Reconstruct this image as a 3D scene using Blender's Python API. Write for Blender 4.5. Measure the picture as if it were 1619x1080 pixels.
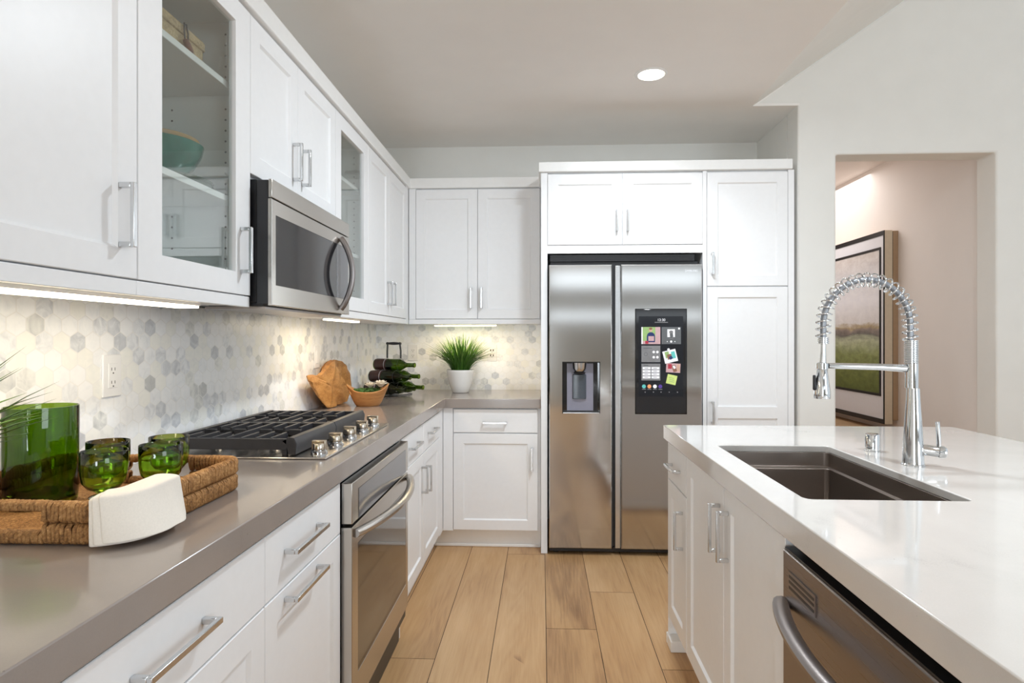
import bpy, bmesh, math, random
from mathutils import Vector, Matrix
R = random.Random(7)
PI = math.pi
S = bpy.context.scene
C = S.collection
for o in list(bpy.data.objects):
    bpy.data.objects.remove(o)

# ------------------------------------------------------------------ camera
F_PX, PSI, HY, H = 967.0, 0.0485, 535.1, 1.2783
cd = bpy.data.cameras.new('camera')
cam = bpy.data.objects.new('camera', cd)
C.objects.link(cam)
cam.location = (0, 0, H)
cam.rotation_euler = (PI / 2, 0, PSI)
cd.sensor_fit = 'HORIZONTAL'
cd.sensor_width = 36.0
cd.lens = 36.0 * F_PX / 1619.0
cd.shift_y = -(540.0 - HY) / 1619.0
cd.clip_start = 0.02
S.camera = cam

# ------------------------------------------------------------------ world, lights, exposure
W = bpy.data.worlds.new('daylight')
S.world = W
W.use_nodes = True
bg = W.node_tree.nodes['Background']
bg.inputs[0].default_value = (0.86, 0.94, 1.0, 1)
bg.inputs[1].default_value = 0.80
S.view_settings.view_transform = 'Standard'
S.view_settings.look = 'None'
S.view_settings.gamma = 1.0
S.view_settings.use_curve_mapping = False
S.view_settings.exposure = 0.25
cy = S.cycles
cy.max_bounces = 14
cy.diffuse_bounces = 9
cy.glossy_bounces = 5
cy.transmission_bounces = 10
cy.transparent_max_bounces = 16
cy.caustics_reflective = False
cy.caustics_refractive = False
cy.sample_clamp_indirect = 6.0
cy.use_denoising = True


def area(name, loc, target, sx, sy, power, col):
    l = bpy.data.lights.new(name, 'AREA')
    l.shape = 'RECTANGLE'
    l.size, l.size_y, l.energy, l.color = sx, sy, power, col
    o = bpy.data.objects.new(name, l)
    C.objects.link(o)
    o.location = loc
    o.rotation_euler = (Vector(target) - Vector(loc)).to_track_quat('-Z', 'Y').to_euler()
    return o


DAY = (0.84, 0.93, 1.0)
area('rear_right_fill_light', (4.6, -3.4, 1.9), (-0.6, 2.4, 1.1), 2.4, 2.0, 80, DAY)  # added fill from the rear right, no window modelled there
area('rear_left_fill_light', (-0.86, -4.2, 0.95), (0.2, 3.6, 0.7), 1.2, 1.3, 82, DAY)  # added fill before the solid rear wall, no opening behind it
area('rear_upper_window_light', (1.6, -4.27, 2.39), (1.6, 3.5, 2.39), 2.9, 0.30, 3.6, DAY)
area('rear_middle_window_light', (1.6, -4.27, 1.70), (1.6, 3.5, 1.70), 2.9, 0.17, 1.6, DAY)


def overhead_fill(x, y, z, power, col, size=0.16, spread=150):
    """added fill light just below the ceiling, outside the frame"""
    l = bpy.data.lights.new('overhead_fill_light', 'AREA')
    l.shape, l.size, l.energy, l.color, l.spread = 'DISK', size, power, col, math.radians(spread)
    o = bpy.data.objects.new('overhead_fill_light', l)
    C.objects.link(o)
    o.location = (x, y, z)
    return o


overhead_fill(0.45, 2.40, 2.62, 24, DAY, 0.2, 180)
overhead_fill(1.35, 1.05, 2.70, 16, DAY, 0.16, 120)  # added to brighten the island top


# ------------------------------------------------------------------ materials
def new_mat(name):
    m = bpy.data.materials.new(name)
    m.use_nodes = True
    nt = m.node_tree
    return m, nt, nt.nodes['Principled BSDF']


def N(nt, kind, **kw):
    n = nt.nodes.new(kind)
    for k, v in kw.items():
        setattr(n, k, v)
    return n


def L(nt, a, b):
    nt.links.new(a, b)


def math_n(nt, op, a, b=None, c=None):
    n = N(nt, 'ShaderNodeMath', operation=op)
    for i, v in enumerate((a, b, c)):
        if v is None:
            continue
        if isinstance(v, (int, float)):
            n.inputs[i].default_value = v
        else:
            L(nt, v, n.inputs[i])
    return n.outputs[0]


def ramp(nt, fac, stops, interp='LINEAR'):
    n = N(nt, 'ShaderNodeValToRGB')
    cr = n.color_ramp
    cr.interpolation = interp
    while len(cr.elements) < len(stops):
        cr.elements.new(0.5)
    for e, (p, c) in zip(cr.elements, stops):
        e.position = p
        e.color = (*c, 1)
    L(nt, fac, n.inputs[0])
    return n.outputs[0]


def noise(nt, scale, detail=3, vec=None, rough=0.5, dist=0.0):
    n = N(nt, 'ShaderNodeTexNoise')
    n.inputs['Scale'].default_value = scale
    n.inputs['Detail'].default_value = detail
    n.inputs['Roughness'].default_value = rough
    n.inputs['Distortion'].default_value = dist
    if vec is not None:
        L(nt, vec, n.inputs['Vector'])
    return n.outputs['Fac']


def bump(nt, b, height, strength, dist=0.001):
    n = N(nt, 'ShaderNodeBump')
    n.inputs['Strength'].default_value = strength
    n.inputs['Distance'].default_value = dist
    L(nt, height, n.inputs['Height'])
    L(nt, n.outputs[0], b.inputs['Normal'])


def objco(nt, sx=1, sy=1, sz=1):
    t = N(nt, 'ShaderNodeTexCoord')
    mp = N(nt, 'ShaderNodeMapping')
    mp.inputs['Scale'].default_value = (sx, sy, sz)
    L(nt, t.outputs['Object'], mp.inputs['Vector'])
    return mp.outputs[0]


def plain(name, col, rough=0.5, metal=0.0, var=0.03, scale=40, bstr=0.0, bscale=200, coat=0.0, **kw):
    """principled paint / plastic / metal with a little procedural variation"""
    m, nt, b = new_mat(name)
    co = objco(nt)
    f = noise(nt, scale, 3, co)
    lo = tuple(max(0, c * (1 - var)) for c in col)
    hi = tuple(min(1, c * (1 + var)) for c in col)
    L(nt, ramp(nt, f, [(0.3, lo), (0.7, hi)]), b.inputs['Base Color'])
    b.inputs['Roughness'].default_value = rough
    b.inputs['Metallic'].default_value = metal
    b.inputs['Coat Weight'].default_value = coat
    b.inputs['Coat Roughness'].default_value = 0.08
    if bstr:
        bump(nt, b, noise(nt, bscale, 3, co), bstr)
    for k, v in kw.items():
        b.inputs[k].default_value = v
    return m


def brushed(name, col, rough, sx, sy, sz, bstr=0.05):
    m, nt, b = new_mat(name)
    co = objco(nt, sx, sy, sz)
    f = noise(nt, 1.0, 4, co)
    L(nt, ramp(nt, f, [(0.25, tuple(c * 0.98 for c in col)), (0.75, col)]), b.inputs['Base Color'])
    b.inputs['Metallic'].default_value = 1.0
    L(nt, math_n(nt, 'MULTIPLY_ADD', f, 0.04, rough - 0.02), b.inputs['Roughness'])
    bump(nt, b, f, bstr, 0.0004)
    return m


def emit(name, col, strength):
    m, nt, b = new_mat(name)
    b.inputs['Base Color'].default_value = (*col, 1)
    b.inputs['Emission Color'].default_value = (*col, 1)
    b.inputs['Emission Strength'].default_value = strength
    return m


M = {}
M['cab'] = plain('white_cabinet_paint', (0.84, 0.845, 0.855), 0.38, var=0.01, bstr=0.02, bscale=90)
M['cab_in'] = plain('cabinet_interior_melamine', (0.78, 0.79, 0.78), 0.4, var=0.01)
M['wall'] = plain('wall_paint', (0.79, 0.785, 0.755), 0.75, var=0.015, scale=6, bstr=0.08, bscale=260)
M['ceil'] = plain('ceiling_paint', (0.85, 0.83, 0.805), 0.85, var=0.01, scale=6, bstr=0.06, bscale=240)
M['hall'] = plain('hall_paint', (0.80, 0.75, 0.715), 0.8, var=0.01, scale=5, bstr=0.06, bscale=240)
M['rear'] = plain('rear_wall_paint', (0.36, 0.37, 0.36), 0.8, var=0.02, scale=6)
M['trim'] = plain('trim_paint', (0.84, 0.84, 0.83), 0.35, var=0.01)
M['chrome'] = plain('polished_chrome', (0.66, 0.67, 0.68), 0.07, 1.0, var=0.02)
M['hose'] = plain('grey_hose', (0.30, 0.31, 0.33), 0.35, 0.6)
M['nickel'] = plain('satin_nickel', (0.66, 0.67, 0.68), 0.24, 1.0, var=0.03)
M['steel'] = brushed('brushed_stainless', (0.56, 0.53, 0.50), 0.24, 300, 300, 3)
M['steel_h'] = brushed('brushed_stainless_horizontal', (0.56, 0.53, 0.49), 0.25, 3, 3, 700, 0.003)
M['fridge'] = brushed('refrigerator_stainless', (0.57, 0.555, 0.54), 0.10, 3, 3, 500, 0.004)
M['sink'] = brushed('sink_steel', (0.33, 0.285, 0.255), 0.36, 250, 3, 3)
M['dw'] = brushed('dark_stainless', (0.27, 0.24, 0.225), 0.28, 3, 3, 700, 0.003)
M['dark_steel'] = brushed('dark_handle_steel', (0.30, 0.27, 0.26), 0.32, 40, 40, 40)
M['black'] = plain('black_plastic', (0.012, 0.012, 0.014), 0.35)
M['blackglass'] = plain('black_glass', (0.012, 0.012, 0.014), 0.06, var=0.01, coat=0.4)
M['ovenglass'] = plain('oven_door_glass', (0.020, 0.014, 0.010), 0.05, var=0.01, coat=0.5)
M['greyglass'] = plain('grey_control_glass', (0.10, 0.10, 0.11), 0.10, var=0.01, coat=0.3)
M['iron'] = plain('cast_iron', (0.030, 0.030, 0.035), 0.42, var=0.1, bstr=0.15, bscale=500)
M['gold'] = plain('warm_steel_edge', (0.62, 0.54, 0.44), 0.2, 1.0)
M['plastic'] = plain('white_plastic', (0.86, 0.86, 0.86), 0.3, var=0.01)
M['darkhole'] = plain('dark_slot', (0.02, 0.02, 0.02), 0.7)
M['ceramic'] = plain('white_ceramic', (0.84, 0.84, 0.83), 0.25, var=0.01, coat=0.3)
M['soil'] = plain('potting_soil', (0.10, 0.065, 0.045), 0.9, var=0.4, scale=150, bstr=0.6)
M['teal'] = plain('teal_glaze', (0.045, 0.20, 0.155), 0.16, var=0.25, scale=25, coat=0.4)
M['tan'] = plain('tan_glaze', (0.50, 0.32, 0.15), 0.35, var=0.1, scale=25)
M['sage'] = plain('sage_glaze', (0.13, 0.19, 0.13), 0.18, var=0.15, scale=25, coat=0.4)
M['leather'] = plain('brown_leather', (0.16, 0.045, 0.02), 0.5, var=0.2)
M['linen'] = plain('cream_linen', (0.80, 0.74, 0.66), 0.9, var=0.03, scale=300, bstr=0.25, bscale=900, **{'Sheen Weight': 0.2})
M['maroon'] = plain('dark_maroon_label', (0.045, 0.016, 0.012), 0.35, var=0.2)
M['wire'] = plain('black_wire', (0.02, 0.022, 0.026), 0.35)
M['palewire'] = plain('pale_wire', (0.62, 0.62, 0.66), 0.3, 0.6)
M['petal'] = plain('white_petals', (0.80, 0.74, 0.64), 0.6, var=0.08, scale=60)
M['moss'] = plain('green_moss', (0.04, 0.10, 0.018), 0.85, var=0.6, scale=160, bstr=0.8)
M['cream'] = plain('cream_frame_edge', (0.66, 0.57, 0.44), 0.5)
M['bronze'] = plain('bronze_frame_edge', (0.42, 0.29, 0.18), 0.45)
M['mat'] = plain('white_picture_mat', (0.80, 0.81, 0.86), 0.7, var=0.01)
M['lamp'] = emit('warm_lamp_lens', (1.0, 0.93, 0.80), 9.0)
M['strip'] = emit('under_cabinet_diffuser', (1.0, 0.90, 0.70), 7.0)


def mk_wood(name, c1, c2, c3, sx, sy, sz, rough=0.5, rings=6.0):
    m, nt, b = new_mat(name)
    co = objco(nt, sx, sy, sz)
    n1 = noise(nt, 2.5, 5, co, 0.6, 0.6)
    n2 = noise(nt, rings, 6, co, 0.65, 1.2)
    f = math_n(nt, 'MULTIPLY_ADD', n2, 0.6, math_n(nt, 'MULTIPLY', n1, 0.4))
    L(nt, ramp(nt, f, [(0.30, c1), (0.5, c2), (0.72, c3)]), b.inputs['Base Color'])
    b.inputs['Roughness'].default_value = rough
    bump(nt, b, f, 0.15, 0.002)
    return m


M['board'] = mk_wood('olive_wood', (0.17, 0.06, 0.012), (0.42, 0.19, 0.05), (0.60, 0.33, 0.11), 4, 4, 12, 0.5, 11)
M['bowlwood'] = mk_wood('bowl_wood', (0.28, 0.11, 0.035), (0.44, 0.20, 0.065), (0.56, 0.30, 0.11), 3, 3, 26, 0.4, 4)
M['bench'] = mk_wood('bench_wood', (0.34, 0.21, 0.11), (0.45, 0.30, 0.17), (0.52, 0.36, 0.21), 6, 1, 6)


def mk_floor():
    m, nt, b = new_mat('oak_planks')
    at = N(nt, 'ShaderNodeAttribute', attribute_name='rnd')
    geo = N(nt, 'ShaderNodeNewGeometry')
    off = N(nt, 'ShaderNodeCombineXYZ')
    L(nt, math_n(nt, 'MULTIPLY', at.outputs['Fac'], 37.0), off.inputs[0])
    L(nt, math_n(nt, 'MULTIPLY', at.outputs['Fac'], 91.0), off.inputs[1])
    add = N(nt, 'ShaderNodeVectorMath', operation='ADD')
    L(nt, geo.outputs['Position'], add.inputs[0])
    L(nt, off.outputs[0], add.inputs[1])

    def sc(x, y):
        mp = N(nt, 'ShaderNodeMapping')
        mp.inputs['Scale'].default_value = (x, y, 1)
        L(nt, add.outputs[0], mp.inputs['Vector'])
        return mp.outputs[0]
    broad = noise(nt, 1.0, 3, sc(5, 0.9), 0.5, 0.8)
    cath = noise(nt, 1.0, 2, sc(5.5, 0.55), 0.4, 0.3)
    rings = math_n(nt, 'SINE', math_n(nt, 'MULTIPLY', cath, 110.0))
    rings = math_n(nt, 'MULTIPLY_ADD', rings, 0.5, 0.5)
    fine = noise(nt, 1.0, 6, sc(150, 5.0), 0.65, 0.4)
    vor = N(nt, 'ShaderNodeTexVoronoi', feature='F1')
    vor.inputs['Scale'].default_value = 1.0
    L(nt, sc(4.2, 1.35), vor.inputs['Vector'])
    knot = math_n(nt, 'LESS_THAN', vor.outputs['Distance'], 0.045)
    knot_soft = N(nt, 'ShaderNodeMapRange')
    L(nt, vor.outputs['Distance'], knot_soft.inputs[0])
    knot_soft.inputs[1].default_value, knot_soft.inputs[2].default_value = 0.02, 0.16
    knot_soft.inputs[3].default_value, knot_soft.inputs[4].default_value = 1, 0
    kk = math_n(nt, 'MULTIPLY', knot_soft.outputs[0], math_n(nt, 'GREATER_THAN', noise(nt, 1.3, 1, add.outputs[0]), 0.5))
    f = math_n(nt, 'MULTIPLY_ADD', broad, 0.75, math_n(nt, 'MULTIPLY', fine, 0.42))
    f = math_n(nt, 'MULTIPLY_ADD', rings, 0.06, math_n(nt, 'SUBTRACT', f, 0.15))
    f = math_n(nt, 'MULTIPLY_ADD', at.outputs['Fac'], 0.16, f)
    f = math_n(nt, 'SUBTRACT', f, math_n(nt, 'MULTIPLY', kk, 0.55))
    L(nt, ramp(nt, f, [(0.12, (0.12, 0.052, 0.02)), (0.36, (0.33, 0.18, 0.08)), (0.52, (0.47, 0.275, 0.125)), (0.8, (0.58, 0.37, 0.19))]), b.inputs['Base Color'])
    b.inputs['Roughness'].default_value = 0.38
    bump(nt, b, math_n(nt, 'ADD', fine, math_n(nt, 'MULTIPLY', rings, 0.3)), 0.12, 0.0006)
    return m


M['floor'] = mk_floor()
M['seam'] = plain('plank_seam', (0.05, 0.025, 0.012), 0.8)


def mk_hex(name, axis):
    """marble hexagon mosaic on a wall; axis 0: the wall runs along x, 1: along y"""
    m, nt, b = new_mat(name)
    geo = N(nt, 'ShaderNodeNewGeometry')
    sp = N(nt, 'ShaderNodeSeparateXYZ')
    L(nt, geo.outputs['Position'], sp.inputs[0])
    wd = 0.0525
    u = math_n(nt, 'MULTIPLY_ADD', sp.outputs[axis], 1 / wd, 200.0 - (1.325 / wd) % 1.0)
    v = math_n(nt, 'MULTIPLY_ADD', sp.outputs[2], 1 / (wd * 0.93), 200 * 1.7320508 - (1.226 / (wd * 0.93)))
    cv = N(nt, 'ShaderNodeCombineXYZ')
    L(nt, u, cv.inputs[0])
    L(nt, v, cv.inputs[1])
    r = (1.0, 1.7320508, 1.0)
    h = (0.5, 0.8660254, 0.5)

    def vm(op, a, bb=None):
        n = N(nt, 'ShaderNodeVectorMath', operation=op)
        for i, x in enumerate((a, bb)):
            if x is None:
                continue
            if isinstance(x, tuple):
                n.inputs[i].default_value = x
            else:
                L(nt, x, n.inputs[i])
        return n
    p = vm('ADD', cv.outputs[0], h).outputs[0]
    a = vm('SUBTRACT', vm('MODULO', p, r).outputs[0], h).outputs[0]
    bb = vm('SUBTRACT', vm('MODULO', vm('ADD', p, h).outputs[0], r).outputs[0], h).outputs[0]
    da = vm('DOT_PRODUCT', vm('MULTIPLY', a, (1, 1, 0)).outputs[0], vm('MULTIPLY', a, (1, 1, 0)).outputs[0]).outputs['Value']
    db = vm('DOT_PRODUCT', vm('MULTIPLY', bb, (1, 1, 0)).outputs[0], vm('MULTIPLY', bb, (1, 1, 0)).outputs[0]).outputs['Value']
    pick = math_n(nt, 'LESS_THAN', db, da)
    mx = N(nt, 'ShaderNodeMix', data_type='VECTOR')
    L(nt, pick, mx.inputs[0])
    L(nt, a, mx.inputs[4])
    L(nt, bb, mx.inputs[5])
    g = vm('MULTIPLY', mx.outputs[1], (1, 1, 0)).outputs[0]
    cid = vm('SUBTRACT', cv.outputs[0], g).outputs[0]
    cid = vm('SNAP', vm('ADD', vm('MULTIPLY', cid, (4, 4, 0)).outputs[0], (0.5, 0.5, 0)).outputs[0], (1, 1, 1)).outputs[0]
    wn = N(nt, 'ShaderNodeTexWhiteNoise', noise_dimensions='2D')
    L(nt, cid, wn.inputs['Vector'])
    ab = vm('ABSOLUTE', g).outputs[0]
    d1 = vm('DOT_PRODUCT', ab, (0.5, 0.8660254, 0)).outputs['Value']
    sx = N(nt, 'ShaderNodeSeparateXYZ')
    L(nt, ab, sx.inputs[0])
    dist = math_n(nt, 'MAXIMUM', d1, sx.outputs[0])
    groutf = N(nt, 'ShaderNodeMapRange')
    L(nt, dist, groutf.inputs[0])
    groutf.inputs[1].default_value, groutf.inputs[2].default_value = 0.468, 0.482
    # veins
    pv = vm('ADD', geo.outputs['Position'], vm('MULTIPLY', wn.outputs['Color'], (9, 9, 9)).outputs[0]).outputs[0]
    vein = noise(nt, 26, 4, pv, 0.55, 1.4)
    fac = math_n(nt, 'MULTIPLY_ADD', math_n(nt, 'POWER', wn.outputs['Value'], 3.0), 0.62, math_n(nt, 'MULTIPLY', math_n(nt, 'SUBTRACT', vein, 0.46), 0.9))
    colr = ramp(nt, fac, [(0.0, (0.93, 0.935, 0.94)), (0.25, (0.87, 0.885, 0.90)), (0.6, (0.60, 0.62, 0.65)), (1.0, (0.44, 0.46, 0.49))])
    warm = N(nt, 'ShaderNodeMix', data_type='RGBA', blend_type='MULTIPLY')
    sc = N(nt, 'ShaderNodeSeparateColor')
    L(nt, wn.outputs['Color'], sc.inputs[0])
    L(nt, math_n(nt, 'MULTIPLY', math_n(nt, 'GREATER_THAN', sc.outputs[1], 0.72), 0.55), warm.inputs[0])
    L(nt, colr, warm.inputs[6])
    warm.inputs[7].default_value = (0.98, 0.96, 0.87, 1)
    gm = N(nt, 'ShaderNodeMix', data_type='RGBA')
    L(nt, groutf.outputs[0], gm.inputs[0])
    L(nt, warm.outputs[2], gm.inputs[6])
    gm.inputs[7].default_value = (0.86, 0.855, 0.84, 1)
    L(nt, gm.outputs[2], b.inputs['Base Color'])
    L(nt, math_n(nt, 'MULTIPLY_ADD', groutf.outputs[0], 0.5, 0.28), b.inputs['Roughness'])
    bump(nt, b, math_n(nt, 'SUBTRACT', 1.0, groutf.outputs[0]), 0.25, 0.001)
    return m


M['hex_y'] = mk_hex('hexagon_marble_mosaic_side', 1)
M['hex_x'] = mk_hex('hexagon_marble_mosaic_rear', 0)


def mk_quartz(name, col, rough, coat=0.0):
    m, nt, b = new_mat(name)
    co = objco(nt)
    n1 = noise(nt, 420, 2, co)
    n2 = noise(nt, 3.0, 5, co, 0.6, 0.7)
    vor = N(nt, 'ShaderNodeTexVoronoi', feature='F1')
    vor.inputs['Scale'].default_value = 28
    L(nt, co, vor.inputs['Vector'])
    dots = math_n(nt, 'LESS_THAN', vor.outputs['Distance'], 0.035)
    f = math_n(nt, 'MULTIPLY_ADD', n1, 0.25, math_n(nt, 'MULTIPLY', n2, 0.75))
    f = math_n(nt, 'SUBTRACT', f, math_n(nt, 'MULTIPLY', dots, 0.25))
    L(nt, ramp(nt, f, [(0.15, tuple(c * 0.6 for c in col)), (0.4, tuple(c * 0.96 for c in col)), (0.65, tuple(c * 1.04 for c in col))]), b.inputs['Base Color'])
    b.inputs['Roughness'].default_value = rough
    b.inputs['Coat Weight'].default_value = coat
    b.inputs['Coat Roughness'].default_value = 0.05
    return m


M['quartz'] = mk_quartz('taupe_quartz', (0.30, 0.26, 0.235), 0.16, 0.25)
M['quartz_lit'] = mk_quartz('lit_taupe_quartz', (0.65, 0.62, 0.59), 0.10, 0.6)  # same taupe quartz, with strong window light put into the colour


def mk_green(name, col, rough=0.02):
    m, nt, b = new_mat(name)
    co = objco(nt)
    f = noise(nt, 30, 2, co)
    L(nt, ramp(nt, f, [(0.3, tuple(c * 0.9 for c in col)), (0.7, col)]), b.inputs['Base Color'])
    b.inputs['Transmission Weight'].default_value = 1.0
    b.inputs['Roughness'].default_value = rough
    b.inputs['IOR'].default_value = 1.48
    return m


M['green'] = mk_green('green_glass', (0.55, 0.76, 0.16))
M['green_dark'] = mk_green('deep_green_glass', (0.24, 0.40, 0.022))
M['bottle'] = mk_green('bottle_glass', (0.22, 0.34, 0.05))


def mk_pane():
    m = bpy.data.materials.new('clear_glass_pane')
    m.use_nodes = True
    nt = m.node_tree
    nt.nodes.clear()
    out = N(nt, 'ShaderNodeOutputMaterial')
    tr = N(nt, 'ShaderNodeBsdfTransparent')
    tr.inputs[0].default_value = (0.93, 0.955, 0.945, 1)
    gl = N(nt, 'ShaderNodeBsdfGlossy')
    gl.inputs['Roughness'].default_value = 0.02
    geo = N(nt, 'ShaderNodeNewGeometry')
    dt = N(nt, 'ShaderNodeVectorMath', operation='DOT_PRODUCT')
    L(nt, geo.outputs['Incoming'], dt.inputs[0])
    L(nt, geo.outputs['Normal'], dt.inputs[1])
    k = math_n(nt, 'SUBTRACT', 1.0, math_n(nt, 'ABSOLUTE', dt.outputs['Value']))
    fr = math_n(nt, 'MULTIPLY_ADD', math_n(nt, 'POWER', k, 4.0), 0.88, 0.07)
    mx = N(nt, 'ShaderNodeMixShader')
    L(nt, fr, mx.inputs[0])
    L(nt, tr.outputs[0], mx.inputs[1])
    L(nt, gl.outputs[0], mx.inputs[2])
    L(nt, mx.outputs[0], out.inputs[0])
    return m


M['pane'] = mk_pane()


def mk_rope(name, c1, c2, c3):
    m, nt, b = new_mat(name)
    co = objco(nt)
    f = noise(nt, 160, 4, co, 0.7, 0.5)
    f2 = noise(nt, 22, 2, co)
    ff = math_n(nt, 'MULTIPLY_ADD', f, 0.7, math_n(nt, 'MULTIPLY', f2, 0.3))
    L(nt, ramp(nt, ff, [(0.32, c1), (0.52, c2), (0.72, c3)]), b.inputs['Base Color'])
    b.inputs['Roughness'].default_value = 0.75
    bump(nt, b, f, 0.7, 0.002)
    return m


M['rope'] = mk_rope('seagrass_rope', (0.10, 0.038, 0.010), (0.36, 0.175, 0.055), (0.64, 0.38, 0.16))
M['straw'] = mk_rope('pale_straw', (0.22, 0.15, 0.075), (0.50, 0.37, 0.20), (0.72, 0.57, 0.36))


def mk_blade(name, c1, c2, c3):
    m, nt, b = new_mat(name)
    at = N(nt, 'ShaderNodeAttribute', attribute_name='rnd')
    L(nt, ramp(nt, at.outputs['Fac'], [(0.0, c1), (0.55, c2), (1.0, c3)]), b.inputs['Base Color'])
    b.inputs['Roughness'].default_value = 0.42
    b.inputs['Subsurface Weight'].default_value = 0.0
    return m


M['blade_deep'] = mk_blade('deep_green_blades', (0.012, 0.045, 0.008), (0.035, 0.11, 0.014), (0.10, 0.20, 0.03))
M['blade'] = mk_blade('grass_blades', (0.028, 0.085, 0.012), (0.07, 0.19, 0.022), (0.25, 0.36, 0.07))


def mk_art():
    m, nt, b = new_mat('painted_landscape')
    geo = N(nt, 'ShaderNodeNewGeometry')
    sp = N(nt, 'ShaderNodeSeparateXYZ')
    L(nt, geo.outputs['Position'], sp.inputs[0])
    mp = N(nt, 'ShaderNodeMapping')
    mp.inputs['Scale'].default_value = (1, 2.2, 7)
    L(nt, geo.outputs['Position'], mp.inputs['Vector'])
    n1 = noise(nt, 1.6, 6, mp.outputs[0], 0.65, 0.8)
    mp2 = N(nt, 'ShaderNodeMapping')
    mp2.inputs['Scale'].default_value = (1, 5, 8)
    L(nt, geo.outputs['Position'], mp2.inputs['Vector'])
    n2 = noise(nt, 2.4, 6, mp2.outputs[0], 0.7, 0.4)
    z = math_n(nt, 'MULTIPLY_ADD', n1, 0.10, math_n(nt, 'MULTIPLY', math_n(nt, 'SUBTRACT', sp.outputs[2], 0.84 + 0.05), 1 / 1.13))
    base = ramp(nt, z, [(0.0, (0.10, 0.13, 0.03)), (0.12, (0.16, 0.20, 0.05)), (0.28, (0.27, 0.32, 0.12)), (0.38, (0.50, 0.55, 0.38)), (0.42, (0.17, 0.16, 0.15)),
                        (0.455, (0.30, 0.25, 0.22)), (0.475, (0.46, 0.37, 0.22)), (0.50, (0.78, 0.77, 0.77)), (0.66, (0.88, 0.89, 0.94)), (0.84, (0.74, 0.74, 0.77)), (0.96, (0.70, 0.66, 0.64))])
    mx = N(nt, 'ShaderNodeMix', data_type='RGBA', blend_type='OVERLAY')
    mx.inputs[0].default_value = 0.5
    L(nt, base, mx.inputs[6])
    L(nt, ramp(nt, n2, [(0.28, (0.18, 0.18, 0.18)), (0.72, (0.85, 0.85, 0.85))]), mx.inputs[7])
    L(nt, mx.outputs[2], b.inputs['Base Color'])
    b.inputs['Roughness'].default_value = 0.6
    bump(nt, b, n2, 0.3, 0.003)
    return m


M['art'] = mk_art()


# ------------------------------------------------------------------ mesh builder
def FX(x):
    return lambda u, v, w: (x + w, u, v)           # a front that looks to +x: u along y


def FNX(x):
    return lambda u, v, w: (x - w, u, v)           # looks to -x


def FNY(y):
    return lambda u, v, w: (u, y - w, v)           # looks to -y: u along x


ID = lambda u, v, w: (u, v, w)


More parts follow.
